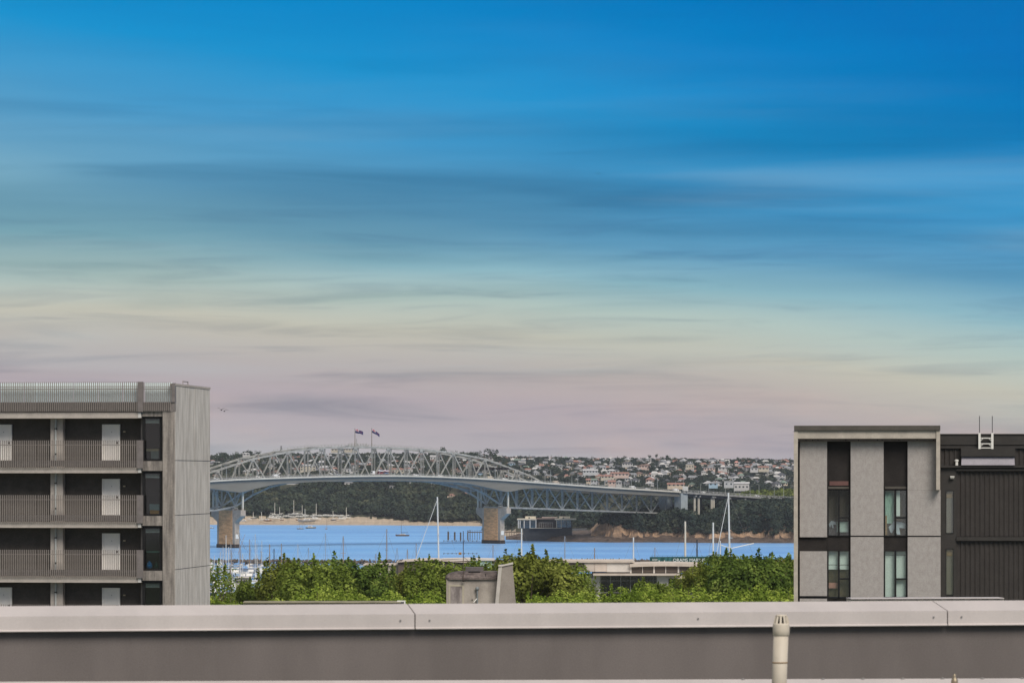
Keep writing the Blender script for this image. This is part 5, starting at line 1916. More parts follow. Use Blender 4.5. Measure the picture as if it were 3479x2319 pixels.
for (t_, bt) in ((609, 931), (1045, 1393)):
    f = MB().box(X2(1219), X2(1222), .66, .8, Z2(bt), Z2(t_)).box(X2(1273), X2(1276), .66, .8, Z2(bt), Z2(t_)).box(X2(1222), X2(1273), .66, .8, Z2(bt), Z2(bt - 5)).box(X2(1222), X2(1273), .66, .8, Z2(t_ + 4), Z2(t_)).build('window', FRAMEB, rbld)
    MB().box(X2(1222), X2(1273), .75, .76, Z2(bt - 5), Z2(t_ + 4)).build('pane', PANE2, f)
    MB().box(X2(1222), X2(1273), .82, .86, Z2(bt), Z2(t_)).build('curtain', CURT, f)
    MB().box(X2(1224), X2(1271), .79, .81, Z2(t_ + 55), Z2(t_ + 5)).build('blind', mat('blind_tan', (146, 118, 84), noise=.15), f)
o = MB().box(X2(1250), X2(1281), .48, .68, Z2(510), Z2(499)).box(X2(1252), X2(1279), .52, .68, Z2(519), Z2(512)).build('wall_lamp', mat('lamp_white', (206, 204, 196), noise=.04), rbld)
MB().lathe([(.07, 0), (.07, .2), (.1, .21), (.1, .28), (.02, .3)], X2(1298), .6, 10).build('vent_cap', WHITE, rbld, loc=(0, 0, Z2(421)))
# roof ladder
ld = thing('ladder', 'white metal roof ladder hooked over the dark wing parapet', 'ladder', rbld.matrix_basis @ Vector((X2(1468), .5, Z2(297))), -0.084)
hl = Z2(183) - Z2(297)
wl = X2(1563) - X2(1468)
for x in (0, wl):
    MB().box(x - .055, x + .055, -.08, .05, 0, hl + .04).build('stile', WHITE, ld)
    MB().tube([(x, 0, hl), (x, 0, hl + Z2(50) - Z2(183))], .018, 6).build('hand_grip', DARKB, ld)
for z in (.03, .24, .52, .76):
    if z < hl:
        MB().box(.05, wl - .05, -.08, -.02, z * hl / .76, z * hl / .76 + .045).build('rung', WHITE, ld)
for z in (.24, .52):
    for x, sgn in ((.05, 1), (wl - .05, -1)):
        MB().beam((x, -.05, z * hl / .76 - .1), (x + sgn * .12, -.05, z * hl / .76), .02, .03).build('bracket', WHITE, ld)

# ================================================================== ROOFTOP PLANT ROOM (200 m)
K3, Y3, B3 = F / 200.0, 200.0, 40.0
PLAST = mat('aged_render', (168, 160, 150), noise=.14, scale=1.6, stretch=(1, 1, .5), col2=(146, 138, 130), fine=.08, fscale=14)
ROOFG = mat('weathered_roof', (108, 98, 94), noise=.3, scale=2.5, stretch=(1, 1, 1.6), col2=(70, 62, 60), fine=.15, fscale=12)
pr_ = thing('plant_room', 'pale rendered rooftop plant room with rounded dark roof among the trees', 'plant room', ((1480 - CX) / K3, Y3, B3), 0)


def X3(q): return q / 7.353 / K3
def Z3(q): return H - (1860 + q / 7.353 - HZ) / K3 - B3


MB().box(X3(268), X3(1540), 0, 3, 0, Z3(782)).build('wall', PLAST, pr_)
# rounded roof: loft of plan outlines
m = MB()
rings = []
for (ins, q) in ((-.06, 790), (-.06, 745), (-.02, 705), (.1, 665), (.3, 628), (.62, 600)):
    x0, x1, y0, y1, z = X3(262) + ins, X3(1545), -.06 + ins, 3.1 - ins, Z3(q)
    b0 = len(m.v)
    rr = .35
    for (cx_, cy_, a0) in ((x0 + rr, y0 + rr, PI), (x1 - .02, y0 + .02, 1.5 * PI), (x1 - .02, y1 - .02, 0), (x0 + rr, y1 - rr, .5 * PI)):
        r_ = rr if cx_ < X3(800) else .02
        for k in range(5):
            a = a0 + k * PI / 8
            m.v.append((cx_ + r_ * math.cos(a), cy_ + r_ * math.sin(a), z))
    rings.append(b0)
for a, b_ in zip(rings, rings[1:]):
    for i in range(20):
        m.f.append((a + i, a + (i + 1) % 20, b_ + (i + 1) % 20, b_ + i))
        m.m.append(0)
m.f.append(tuple(rings[-1] + i for i in range(20)))
m.m.append(0)
m.build('roof', ROOFG, pr_)
MB().box(X3(1246), X3(1256), -.09, .4, Z3(780), Z3(640)).build('roof_joint', FRAMEB, pr_)
vb = MB().box(X3(740), X3(1190), .6, 1.6, Z3(602), Z3(490)).build('roof_vent', mat('vent_grey', (104, 98, 98), noise=.12), pr_)
MB().box(X3(820), X3(1110), .3, .62, Z3(626), Z3(590)).build('vent_slot', FRAMEB, vb)
fr_ = MB().box(X3(320), X3(368), -.03, .02, 0, Z3(920)).box(X3(662), X3(708), -.03, .02, 0, Z3(920)).box(X3(368), X3(662), -.03, .02, Z3(962), Z3(920)).build('door_frame', mat('frame_beige', (176, 168, 150), noise=.08), pr_)
MB().box(X3(370), X3(660), -.01, .015, 0, Z3(964)).build('door', mat('peeling_door', (150, 142, 138), noise=.25, scale=3, stretch=(1, 1, .4), col2=(112, 104, 102)), fr_)
gp = MB().tube([(X3(1042), -.12, 0), (X3(1042), -.12, Z3(1020))], .045, 8).build('vent_pipe', mat('pipe_grey', (124, 130, 132), noise=.1, rough=.4), pr_)
MB().lathe([(.06, Z3(1060)), (.1, Z3(1035)), (.11, Z3(1005)), (.07, Z3(975)), (.02, Z3(965))], X3(1042), -.12, 10).build('pipe_cowl', MAT['pipe_grey'], gp)
MB().tube([(X3(1035), -.14, Z3(1262)), (X3(950), -.2, Z3(1360))], .03, 6).build('side_pipe', WHITE, gp)
MB().box(X3(900), X3(930), -.05, 0, Z3(1300), Z3(1285)).build('pipe_bracket', FRAMEB, gp)
# tapered fin wall beside it
FINL = mat('fin_pale', (196, 190, 182), noise=.1, scale=2, fine=.05)
FING = mat('fin_render', (150, 142, 134), noise=.1, scale=1.8, fine=.07, fscale=14)
fin = thing('fin_wall', 'tapered grey rendered fin wall with pale edge beside the plant room', 'wall', ((1480 - CX) / K3, Y3 - .6, B3), 0)
zb0 = Z3(2900)
def fx(q_top, q_bot, z, zt):      # straight taper continued downwards
    return q_bot
f_l = lambda z: np.interp(z, [Z3(1420), Z3(440)], [X3(1485), X3(1575)]) if z > Z3(1420) else X3(1485) - (Z3(1420) - z) * (X3(1575) - X3(1485)) / (Z3(440) - Z3(1420))
f_r = lambda z: np.interp(z, [Z3(1400), Z3(380)], [X3(2005), X3(1920)]) if z > Z3(1400) else X3(2005) + (Z3(1400) - z) * (X3(2005) - X3(1920)) / (Z3(380) - Z3(1400))
f_m = lambda z: f_l(z) + X3(90)
zt = Z3(455)
MB().prism([(f_m(0), 0, 0), (f_r(0), .0, 0), (f_r(Z3(400)), .0, Z3(400)), (f_m(zt), 0, zt)], (0, 1.6, 0)).build('face', FING, fin)
MB().prism([(f_l(0), .01, 0), (f_m(0) - .005, -.03, 0), (f_m(zt) - .005, -.03, zt), (f_l(zt), .01, zt)], (0, 1.2, 0)).build('pale_edge', FINL, fin)
MB().prism([(f_l(zt) - .01, -.06, zt), (f_m(zt), -.06, zt + .0), (f_r(Z3(400)) + .03, -.06, Z3(400)), (f_r(Z3(400)) + .03, -.06, Z3(368)), (f_m(zt) + .1, -.06, Z3(425)), (f_l(zt) - .01, -.06, Z3(435))], (0, 1.75, 0)).build('coping', FINL, fin)
# television aerial
ant = thing('tv_aerial', 'tall thin rooftop television aerial with two rows of elements', 'aerial', ((1574 - CX) / F * 199.8, 199.8, B3), 0)
zA = lambda sy: H - (sy - HZ) * 199.8 / F - B3
MB().tube([(0, 0, zA(1976)), (0, 0, zA(1803))], .02, 6).build('mast', mat('aerial_metal', (84, 72, 66), noise=.1), ant)
AM = MAT['aerial_metal']
for sy, (a, b_) in ((1836, (1508, 1632)), (1879, (1508, 1622))):
    bm2 = MB().tube([((a - 1574) / K3, -.03, zA(sy)), ((b_ - 1574) / K3, -.03, zA(sy))], .008, 5).build('boom', AM, ant)
    for q in range(a, b_ + 1, 14):
        MB().tube([((q - 1574) / K3, -.35, zA(sy) - .02), ((q - 1574) / K3, .3, zA(sy) + .02)], .02, 5).build('element', AM, bm2)
MB().box(-.25, -.1, -.05, .05, zA(1883), zA(1875)).build('amplifier', mat('amp_tan', (176, 128, 66), noise=.1), ant)
MB().tube([(0, 0, zA(1890)), (.28, 0, zA(1905))], .012, 5).build('brace', AM, ant)
MB().box(-.06, .12, -.04, .06, zA(1974), zA(1971)).build('wall_bracket', FRAMEB, ant)
# roof the plant room stands on
o = MB().box(-3.6, 4.6, -1.5, 8, -11, 0).build('roof_block', PLAST, loc=((1610 - CX) / K3, Y3, B3))
tag(o, 'rendered building under the plant room, hidden behind the parapet', 'building')
MB().box(-3.7, 4.7, -1.6, 8.1, -.3, .04).build('eaves', ROOFG, o)

# ================================================================== LOW BUILDINGS BEHIND THE TREES
Y4 = 860.0
K4, B4 = F / Y4, ground_z(860)
WALLW = mat('warm_white_wall', (206, 200, 192), noise=.06, scale=.5)
FASCW = mat('warm_fascia', (198, 186, 174), noise=.08, scale=.5)
LOUV = mat('louvre_brown', (96, 86, 78), noise=.15, scale=.8, stretch=(1, 1, 6))
CURTG = glass('green_curtain_wall', (80, 128, 118), .07)
wb = thing('white_office', 'low white office with dark louvre strip and green glass behind the trees', 'office building', ((1700 - CX) / K4, Y4, B4), 0)


def X4(q): return q / 2.241 / K4
def Z4(q): return H - (1780 + q / 2.241 - HZ) / K4 - B4


MB().box(X4(345), X4(985), 1, 16, Z4(362), Z4(292)).build('upper_wall', FASCW, wb)
MB().box(X4(812), X4(988), .9, 15.8, Z4(364), Z4(293)).build('white_bay', WALLW, wb)
MB().box(X4(335), X4(1022), .4, 17, Z4(291), Z4(277)).build('upper_roof', FASCW, wb)
for a, b_ in ((360, 395), (399, 455), (459, 520), (524, 580), (584, 638)):
    MB().box(X4(a), X4(b_), .9, 1.05, Z4(355), Z4(296)).build('louvre', LOUV, wb)
MB().box(X4(641), X4(716), .85, 1.1, Z4(360), Z4(294)).build('wall_panel', FASCW, wb)
MB().box(X4(719), X4(810), .85, 1.1, Z4(360), Z4(294)).build('wall_panel', FASCW, wb)
# arched roof bay
m = MB()
pr = []
for i in range(11):
    f = i / 10
    pr.append((X4(985 + 560 * f), Z4(306 - 24 * math.sin(PI * (.25 + .5 * f)) + 12)))
m.prism([(x, 0, z) for x, z in pr] + [(x, 0, z - .75) for x, z in reversed(pr)], (0, 16, 0))
m.build('arched_roof', FASCW, wb)
MB().box(X4(995), X4(1545), 1.2, 15, Z4(372), Z4(302)).build('bay_core', DARKB, wb)
for a, b_ in ((1002, 1081), (1087, 1165), (1178, 1257), (1264, 1350), (1364, 1440), (1446, 1540)):
    MB().box(X4(a), X4(b_), .95, 1.15, Z4(366), Z4(307)).build('louvre', LOUV, wb)
for a, w in ((988, 12), (1081, 5), (1165, 12), (1257, 6), (1351, 12), (1440, 6)):
    MB().box(X4(a), X4(a + w), .75, 1.1, Z4(372), Z4(300)).build('mullion', WALLW, wb)
# lower storeys
MB().box(X4(620), X4(1500), 2.0, 22, 0, Z4(392)).build('lower_core', mat('room_deep', (44, 50, 48), noise=.2, scale=.3), wb)
MB().box(X4(706), X4(1362), -2.2, 14, Z4(388), Z4(374)).build('eaves', FASCW, wb)
MB().box(X4(600), X4(760), 1.0, 2.0, 0, Z4(390)).build('white_wall', WALLW, wb)
MB().box(X4(676), X4(704), .9, 1.0, Z4(410), Z4(376)).build('window', WIN, wb)
MB().box(X4(1192), X4(1280), .0, 2.0, 0, Z4(388)).build('white_wall', WALLW, wb)
MB().box(X4(1276), X4(1500), -.5, 6, Z4(412), Z4(390)).build('canopy', FASCW, wb)
MB().box(X4(1282), X4(1500), 1.2, 2.0, 0, Z4(414)).build('dark_wall', DARKB, wb)
mul = [765, 840, 918, 992, 1072, 1097, 1165, 1190]
tran = [392, 430, 520, 610]
for a, b_ in zip(mul, mul[1:]):
    for t_, bt in zip(tran, tran[1:]):
        MB().box(X4(a) + .06, X4(b_) - .06, 1.2, 1.25, Z4(bt) + .06, Z4(t_) - .06).build('pane', CURTG, wb)
for a in mul:
    MB().box(X4(a) - .07, X4(a) + .07, 1.0, 1.3, Z4(640), Z4(390)).build('mullion', STEEL, wb)
for t_ in tran[1:]:
    MB().box(X4(765), X4(1190), 1.05, 1.28, Z4(t_) - .06, Z4(t_) + .06).build('transom', STEEL, wb)
o = MB().box(0, X4(50), 0, .3, 0, .9).box(X4(5), X4(45), .02, .25, .9, 1.1).build('screen', mat('green_screen', (64, 150, 128), noise=.2, scale=.8))
o.location = (wb.location.x + X4(855), Y4 + 1.55, B4 + Z4(485))
tag(o, 'green lit partition screen behind the curtain wall', 'screen')

Y5 = 1000.0
K5, B5 = F / Y5, ground_z(1000)
bb = thing('brown_hall', 'long low hall with brown walls and pale roof behind the middle trees', 'hall', ((1350 - CX) / K5, Y5, B5), 0)
def X5(s): return (s - 1350) / K5
def Z5(sy): return H - (sy - HZ) / K5 - B5
MB().box(X5(1352), X5(1592), 0, 20, 0, Z5(1905)).build('wall', LOUV, bb)
m = MB().prism([(X5(1348), -.8, Z5(1906)), (X5(1460), -.8, Z5(1899)), (X5(1600), -.8, Z5(1909)), (X5(1600), -.8, Z5(1911)), (X5(1460), -.8, Z5(1902)), (X5(1348), -.8, Z5(1909))], (0, 22, 0))
m.build('roof', FASCW, bb)
MB().prism([(X5(1500), -.4, Z5(1898)), (X5(1590), 0, Z5(1896)), (X5(1680), 0, Z5(1899)), (X5(1680), 0, Z5(1903)), (X5(1500), 0, Z5(1904))], (0, 14, 0)).build('upper_roof', WALLW, bb)
for s_ in (1507, 1540, 1575):
    MB().box(X5(s_) - .15, X5(s_) + .15, -.3, -.05, 0, Z5(1906)).build('post', WALLW, bb)
MB().box(X5(1595), X5(1672), .5, 12, 0, Z5(1903)).build('glass_block', mat('mint_wall', (170, 196, 188), noise=.08), bb)
MB().box(X5(1235), X5(1350), 4, 18, 0, Z5(1921)).build('low_wall', mat('low_wall', (172, 164, 156), noise=.1, scale=.5), bb)
MB().box(X5(1232), X5(1352), 3.5, 18.5, Z5(1921), Z5(1917)).build('low_roof', FASCW, bb)

Y6 = 1300.0
K6, B6 = F / Y6, ground_z(1300)
sh = thing('boat_shed', 'white boat shed with flat roof in the gap between left trees', 'shed', ((800 - CX) / K6, Y6, B6), 0)
zs = lambda sy: H - (sy - HZ) / K6 - B6
MB().box(0, 48 / K6, 0, 9, -2, zs(1974)).build('wall', WALLW, sh)
MB().box(-.5, 50 / K6, -.6, 9.5, zs(1974), zs(1971)).build('roof', DARKB, sh)
MB().box(0.3, 44 / K6, .5, 9, zs(1971), zs(1962)).build('upper_wall', WALLW, sh)
MB().box(-.2, 50 / K6, -.2, 9.3, zs(1962), zs(1959)).build('upper_roof', WALLW, sh)

# ================================================================== PLANE TREES (340-470 m)
PLANE = leafmat('plane_leaves', [(66, 78, 34), (98, 114, 50), (128, 144, 64), (166, 178, 90)], scale=.55, trans=.3)
PLANE2 = leafmat('plane_leaves_fresh', [(84, 102, 40), (118, 140, 56), (156, 172, 76), (190, 202, 104)], scale=.7, trans=.32)
PBARK = mat('plane_bark', (98, 86, 70), noise=.3, scale=1.5)


def plane_crown(seed, n, shoots):
    """unit-ish crown about 6 m radius, lumpy, with upright shoots at the top; local z=0 at crown centre"""
    rg = np.random.default_rng(seed)
    nl = 30
    d = rg.normal(0, 1, (nl, 3))
    d /= np.linalg.norm(d, axis=1, keepdims=True)
    d[:, 2] = np.where(d[:, 2] < -.4, -d[:, 2], d[:, 2])
    cs = d * rg.uniform(2.8, 4.6, (nl, 1)) * np.array([1.15, 1.15, .85])
    lr = rg.uniform(1.2, 2.2, nl)
    which = rg.integers(0, nl, n)
    e = rg.normal(0, 1, (n, 3))
    e /= np.linalg.norm(e, axis=1, keepdims=True)
    pos = cs[which] + e * (lr[which] * rg.uniform(.6, 1.05, n) ** .5)[:, None]
    nr = e * 1.0 + np.array([0, 0, .35])
    P_, N_ = [pos], [nr]
    for k in range(shoots):
        a, r = rg.uniform(0, 2 * PI), 5.2 * math.sqrt(rg.uniform(0, 1))
        z0 = 4.6 * math.sqrt(max(.05, 1 - (r / 6.2) ** 2)) - .4
        hh = rg.uniform(.7, 2.1)
        m_ = int(26 * hh)
        tt = rg.uniform(0, 1, m_)
        q = np.stack([r * math.cos(a) + rg.normal(0, .2, m_) * (1.15 - tt), r * math.sin(a) + rg.normal(0, .2, m_) * (1.15 - tt), z0 + tt * hh], -1)
        P_.append(q)
        N_.append(np.tile([[0, -.2, .7]], (m_, 1)) + rg.normal(0, .4, (m_, 3)))
    return leaf_quads(np.concatenate(P_), np.concatenate(N_), .32, rg, .4)


def plane_limbs(seed, drop):
    rg = np.random.default_rng(seed)
    m = MB().tube([(0, 0, -drop), (.1, 0, -drop * .5), (.0, .1, -2.0)], .42, 9, r2=.26)
    for k in range(9):
        a = k * 2.4
        r = rg.uniform(2.4, 4.4)
        zt = rg.uniform(.5, 4.0)
        m.tube([(0, .1, -2.6 + .1 * k), (math.cos(a) * r * .4, math.sin(a) * r * .4, -.6), (math.cos(a) * r, math.sin(a) * r, zt)], .17, 6, r2=.04)
    return m.mesh('trunk', PBARK)


PLANE3 = leafmat('plane_leaves_dark', [(58, 72, 36), (84, 104, 48), (110, 130, 60), (146, 160, 84)], scale=.5, trans=.3)
PLANE4 = leafmat('plane_leaves_olive', [(76, 82, 38), (106, 114, 52), (136, 144, 68), (170, 176, 94)], scale=.5, trans=.3)
CROWNS = [quads_mesh('crown', plane_crown(40 + i, 13000, 12), (PLANE, PLANE3, PLANE, PLANE4)[i]) for i in range(4)]
CROWNF = [quads_mesh('crown', plane_crown(60 + i, 8200, 10), PLANE2) for i in range(3)]
TRUNKS = [plane_limbs(80 + i, 14) for i in range(3)]
THIN = quads_mesh('crown', plane_crown(90, 2300, 8), PLANE)

# (x, row of the crown top, distance, crown radius in m, kind, words)
PT = [(722, 1922, 430, 4.2, 1, 'thin open plane tree against the left building'), (796, 2003, 440, 2.6, 1, 'low thin plane tree in the gap to the boats'),
      (890, 1962, 425, 3.6, 0, 'plane tree right of the boat gap'), (985, 1914, 420, 5.4, 0, 'broad plane tree below the black mast'),
      (1085, 1900, 400, 5.6, 0, 'plane tree with tall shoots, left middle'), (1195, 1886, 410, 5.6, 0, 'plane tree with the tallest left shoots'),
      (1290, 1935, 430, 4.6, 0, 'plane tree left of the brown hall'), (1385, 1945, 420, 4.8, 0, 'plane tree in front of the brown hall'),
      (1480, 1905, 415, 4.6, 0, 'plane tree under the tallest mast'), (1560, 1930, 440, 4.6, 0, 'plane tree behind the plant room'),
      (1665, 1890, 430, 4.8, 0, 'plane tree behind the fin wall'), (1800, 1878, 400, 5.6, 0, 'tall plane tree right of the fin wall'), (1890, 1905, 410, 5.0, 0, 'plane tree left of the white office'),
      (1975, 1955, 420, 3.0, 1, 'open plane tree at the corner of the white office'), (2235, 1962, 430, 3.6, 0, 'plane tree right of the green glass'),
      (2392, 1914, 420, 3.2, 0, 'plane tree below the green lift'), (2492, 1874, 410, 4.2, 0, 'tall plane tree with pointed shoot at right'),
      (2545, 1868, 400, 5.6, 0, 'tallest plane tree near the right building'), (2650, 1886, 415, 5.2, 0, 'plane tree touching the right building'), (2760, 1880, 420, 5.4, 0, 'plane tree partly behind the right building'),
      (2130, 2035, 445, 3.4, 0, 'low plane tree below the green glass')]
FT = [(745, 2022, 330, 2.6, 'fresh green bush in the left corner'), (935, 2024, 330, 2.8, 'fresh green tree top below the black mast'), (1075, 1998, 325, 3.2, 'fresh green tree top, left middle'), (1195, 2010, 320, 3.2, 'fresh green tree top above the small white box'),
      (1320, 2005, 325, 3.2, 'fresh green tree top in front of the hall'), (1440, 2015, 330, 3.0, 'fresh green tree top left of the plant room'), (1790, 2022, 330, 3.2, 'fresh green tree top right of the fin wall'),
      (1905, 2008, 325, 3.2, 'fresh green tree top below the white office'), (2010, 2015, 330, 3.0, 'fresh green tree top under the green glass corner'), (2115, 2000, 325, 3.0, 'fresh green tree top in front of the green glass'),
      (2210, 1985, 330, 3.2, 'fresh green tree top right of the green glass'), (2330, 1990, 325, 3.4, 'fresh green tree top below the green lift'), (2450, 2005, 320, 3.4, 'fresh green tree top at right'),
      (2570, 1990, 325, 3.4, 'fresh green tree top before the tallest plane'), (2670, 2010, 330, 3.2, 'fresh green tree top against the right building')]


def plane_tree(sx, top, y, r, me_c, label, group, i):
    sc = r / 5.9
    zt = H - (top - HZ) * y / F
    zc_ = zt - 5.3 * sc
    x = (sx - CX) / F * y
    gz = ground_z(y)
    o = thing('plane_tree', label, 'tree', (x, y, gz), 0, group)
    c = link('crown', me_c, o)
    c.location = (0, 0, zc_ - gz)
    c.scale = (sc, sc, sc * random.uniform(.95, 1.1))
    c.rotation_euler = (0, 0, random.uniform(0, 6.28))
    t_ = link('trunk', TRUNKS[i % 3], o)
    t_.location = (0, 0, zc_ - gz)
    ks = max((zc_ - gz) / 14, .3)
    t_.scale = (sc, sc, ks if ks > .05 else .5)
    return o


for i, (sx, top, y, r, thin, lab) in enumerate(PT):
    plane_tree(sx, top - 3, y, r, THIN if thin else CROWNS[i % 4], lab, 'plane trees beyond the parapet', i)
for i, (sx, top, y, r, lab) in enumerate(FT):
    plane_tree(sx, top, y, r, CROWNF[i % 3], lab, 'fresh green trees just above the parapet', i)

# ================================================================== FOREGROUND ROOF
COP = mat('coping_metal', (192, 184, 180), noise=.07, scale=1.6, stretch=(1.5, .4, 1), rough=.42, spec=.45, fine=.03, fscale=60)
WALLP = mat('parapet_wall', (110, 103, 100), noise=.1, scale=1.3, stretch=(1.6, 1, .5), rough=.75, fine=.14, fscale=120)
PYaw = math.radians(9.2)
pz = lambda sy, y: H - (sy - HZ) * y / F
par = thing('parapet', 'grey roof parapet wall with pale metal coping across the foreground', 'parapet', (0, 26.1, 49.4), PYaw)
zf = pz(2082.5, 26.1) - 49.4           # front top edge of the coping
MB().box(-9, 9, .05, .33, -1.5, zf - .01).build('wall', WALLP, par)
edges = [-9.0, (1408 - CX) / F * 26.1 / math.cos(PYaw) * .99, (3239 - CX) / F * 26.6, 9.0]
for a, b_ in zip(edges, edges[1:]):
    a2, b2 = a + .004, b_ - .004
    prof = [(.0, zf - .093), (.0, zf), (.40, zf + .058), (.40, zf - .05), (.385, zf - .05), (.385, zf + .04), (.012, zf - .012), (.012, zf - .085)]
    c = MB().prism([(a2, y, z) for y, z in prof], (b2 - a2, 0, 0)).build('coping', COP, par)
    MB().prism([(a2, 0, zf - .093), (a2, -.012, zf - .1), (a2, -.012, zf - .106), (a2, .02, zf - .1)], (b2 - a2, 0, 0)).build('drip_edge', COP, c)
    xs2 = [q for q in (a2 + .1, a2 + .1 + (b2 - a2) * .5, b2 - .1)]
    for q in xs2:
        if -4.5 < q < 4.5:
            MB().tube([(q, -.006, zf - .045), (q, .004, zf - .045)], .007, 8).build('screw', mat('screw', (150, 146, 142), metal=.6, rough=.4, noise=.05), c)
for q in edges[1:3]:
    MB().prism([(q - .02, .015, zf - .09), (q - .02, .015, zf - .012), (q - .02, .39, zf + .045), (q - .02, .39, zf - .03)], (.04, 0, 0)).build('joint_strip', mat('joint_dark', (84, 76, 72), noise=.1), par)
# near roof edge flashing with screws
nf = thing('roof_flashing', 'pale metal roof edge flashing with screw heads at the bottom edge', 'flashing', (0, 24.6, 49.4), math.radians(3.4))
zn = pz(2308, 24.6) - 49.4
MB().prism([(-8, -.5, zn - .06), (8, -.5, zn - .06), (8, .0, zn), (-8, .0, zn)], (0, 0, -.02)).build('sheet', COP, nf)
MB().box(-8, 8, -.004, .0, zn - .3, zn - .022).build('upturn', WALLP, nf)
for i in range(9):
    q = 1.55 + .27 * i
    s_ = MB().lathe([(.013, 0), (.012, .006), (.006, .012)], q, -.02, 8).build('screw', MAT['screw'], nf)
    s_.location.z = zn - .004
c0 = Vector(((3240 - CX) / F * 24.5, 24.45, pz(2316, 24.5)))
kn = MB().lathe([(.02, -.02), (.024, .0), (.022, .02), (.012, .032), (.012, .04), (.009, .055), (.003, .06)], n=12).build('roof_bolt', mat('bolt_metal', (150, 138, 118), metal=.5, rough=.4, noise=.1), loc=c0, smooth=True)
tag(kn, 'small dull metal bolt on the roof edge at lower right', 'bolt')
# vent pipe
PVC = mat('aged_pvc', (194, 184, 168), noise=.12, scale=3, stretch=(1, 1, .6), rough=.5, fine=.03, fscale=30)
vy = 23.6
vp = thing('vent_pipe', 'off white plastic vent pipe with slotted cap before the parapet', 'vent pipe', ((2651 - CX) / F * vy, vy, 48.6), 0)
vz = lambda sy: pz(sy, vy) - 48.6
px = vy / F
r0 = 25.5 * px
b0 = -(6) * px
tilt = (2647 - 2655) * px / (vz(2320) - vz(2100)) * 0
def vcx(sy): return (np.interp(sy, [2120, 2319], [2654.5, 2647.5]) - 2651) * px
MB().tube([(vcx(2390), 0, 0), (vcx(2319), 0, vz(2319)), (vcx(2156), 0, vz(2156))], r0, 28).build('pipe', PVC, vp, smooth=True)
MB().tube([(vcx(2250), 0, vz(2251.5)), (vcx(2250), 0, vz(2246.5))], r0 * 1.012, 28).build('stain_ring', mat('stain', (150, 124, 96), noise=.25, scale=8), vp, smooth=True)
col_ = MB().lathe([(r0 * 1.02, vz(2158)), (r0 * 1.1, vz(2156)), (r0 * 1.12, vz(2140)), (r0 * 1.12, vz(2121)), (r0 * 1.06, vz(2116))], vcx(2130), 0, 28).build('collar', PVC, vp, smooth=True)
cap = MB().lathe([(r0 * .5, vz(2093)), (r0 * .74, vz(2093)), (r0 * .76, vz(2089)), (r0 * .62, vz(2086.5)), (r0 * .2, vz(2086))], vcx(2110), 0, 24).build('cap', PVC, vp, smooth=True)
MB().lathe([(r0 * .45, vz(2116)), (r0 * .42, vz(2092))], vcx(2110), 0, 16).build('cap_core', mat('slot_dark', (58, 52, 50), noise=.1), vp)
for k in range(10):
    a = k * PI / 5 + .15
    MB().beam((vcx(2110) + math.cos(a) * r0 * .97, math.sin(a) * r0 * .97, vz(2117)), (vcx(2110) + math.cos(a) * r0 * .7, math.sin(a) * r0 * .7, vz(2092)), r0 * .26, r0 * .16).build('cap_rib', PVC, cap)
# neighbouring roof edges just beyond the parapet
ya = 62.0
o = thing('roof_edge', 'thin weathered grey roof edge just beyond the parapet at left', 'roof edge', ((830 - CX) / F * ya, ya, 47.5), .02)
MB().box(0, (1360 - 830) * ya / F, 0, .5, 0, pz(2047, ya) - 47.5).build('upstand', mat('lichen_concrete', (126, 120, 102), noise=.25, scale=2, col2=(98, 94, 84)), o)
MB().box(-.02, (1362 - 830) * ya / F, -.03, .53, pz(2047, ya) - 47.5, pz(2043.5, ya) - 47.5).build('coping', mat('lichen_coping', (140, 134, 112), noise=.25, scale=3), o)
o = thing('roof_box', 'small white louvred box on the roof edge behind the parapet', 'roof box', ((1348 - CX) / F * ya, ya + .1, 47.6), 0)
w_ = 28 * ya / F
zt_ = pz(2040.5, ya) - 47.6
MB().box(0, w_, 0, .2, 0, zt_).build('case', WHITE, o)
for q in range(2):
    MB().box(w_ * .38, w_ * .85, -.01, 0, zt_ - .025 - .02 * q, zt_ - .015 - .02 * q).build('louvre', DARKB, o)
yb2 = 64.0
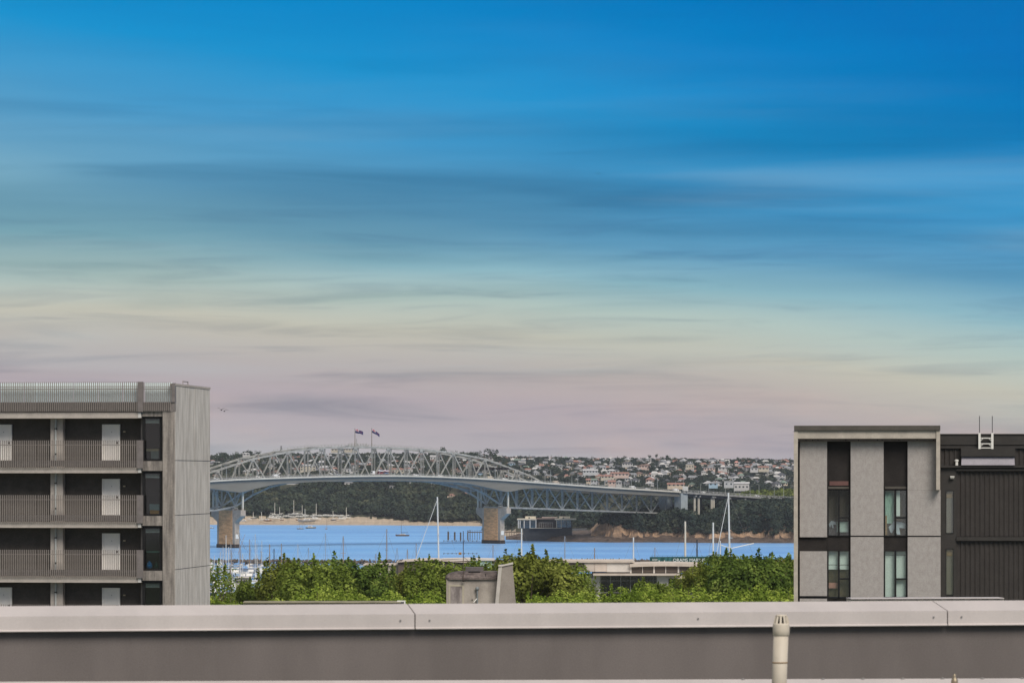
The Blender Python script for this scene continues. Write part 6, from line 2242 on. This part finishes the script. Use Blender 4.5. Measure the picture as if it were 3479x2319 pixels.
o = thing('roof_edge', 'pale roof edge with dark slots below the right building', 'roof edge', ((2890 - CX) / F * yb2, yb2, 47.5), .1)
lw = (3420 - 2890) * yb2 / F
MB().box(0, lw, 0, .4, 0, pz(2036, yb2) - 47.5).build('upstand', SLABC, o)
MB().box(0, lw, -.03, .42, pz(2034, yb2) - 47.5, pz(2031, yb2) - 47.5).build('coping', COP, o)
for q in range(13):
    MB().box(q * lw / 13 + .03, q * lw / 13 + .14, -.006, .002, pz(2036, yb2) - 47.5 - .004, pz(2034, yb2) - 47.5 - .002).build('slot', FRAMEB, o)

# ================================================================== GULLS
GULL = mat('gull', (70, 66, 66), noise=.1)
for sx, sy, y, lab in ((752, 1392, 300, 'small dark gull flying beside the left building, left of two'), (762, 1396, 300, 'small dark gull flying beside the left building, right of two'), (2033, 591, 500, 'tiny gull high in the middle of the sky')):
    m = MB()
    s_ = .42
    m.face([(-s_, 0, .12), (-s_ * .4, -.08, .16), (0, -.1, 0), (0, .12, 0), (-s_ * .4, .1, .14)])
    m.face([(s_, 0, .1), (s_ * .4, -.08, .13), (0, -.1, 0), (0, .12, 0), (s_ * .4, .1, .11)])
    m.lathe([(.01, -.05), (.05, -.03), (.05, .02), (.01, .05)], n=6)
    o = m.build('gull', GULL, loc=P(sx, sy, y))
    tag(o, lab, 'bird', 'gulls in the sky')

# ================================================================== HAZE
hz = MB().box(-14500, 14500, -600, 42500, -9, 104).build('haze', [])
hz.data.materials.clear()
hm = bpy.data.materials.new('haze_air')
hm.use_nodes = True
tr = hm.node_tree
for n in list(tr.nodes):
    tr.nodes.remove(n)
ho = tr.nodes.new('ShaderNodeOutputMaterial')
hv = tr.nodes.new('ShaderNodeVolumePrincipled')
hv.inputs['Color'].default_value = (0.78, 0.84, 0.95, 1)
hv.inputs['Density'].default_value = 0.00003
hv.inputs['Anisotropy'].default_value = 0.0
tr.links.new(hv.outputs[0], ho.inputs['Volume'])
hz.data.materials.append(hm)
tag(hz, 'thin pale haze in the air over the harbour', 'haze', kind='stuff')
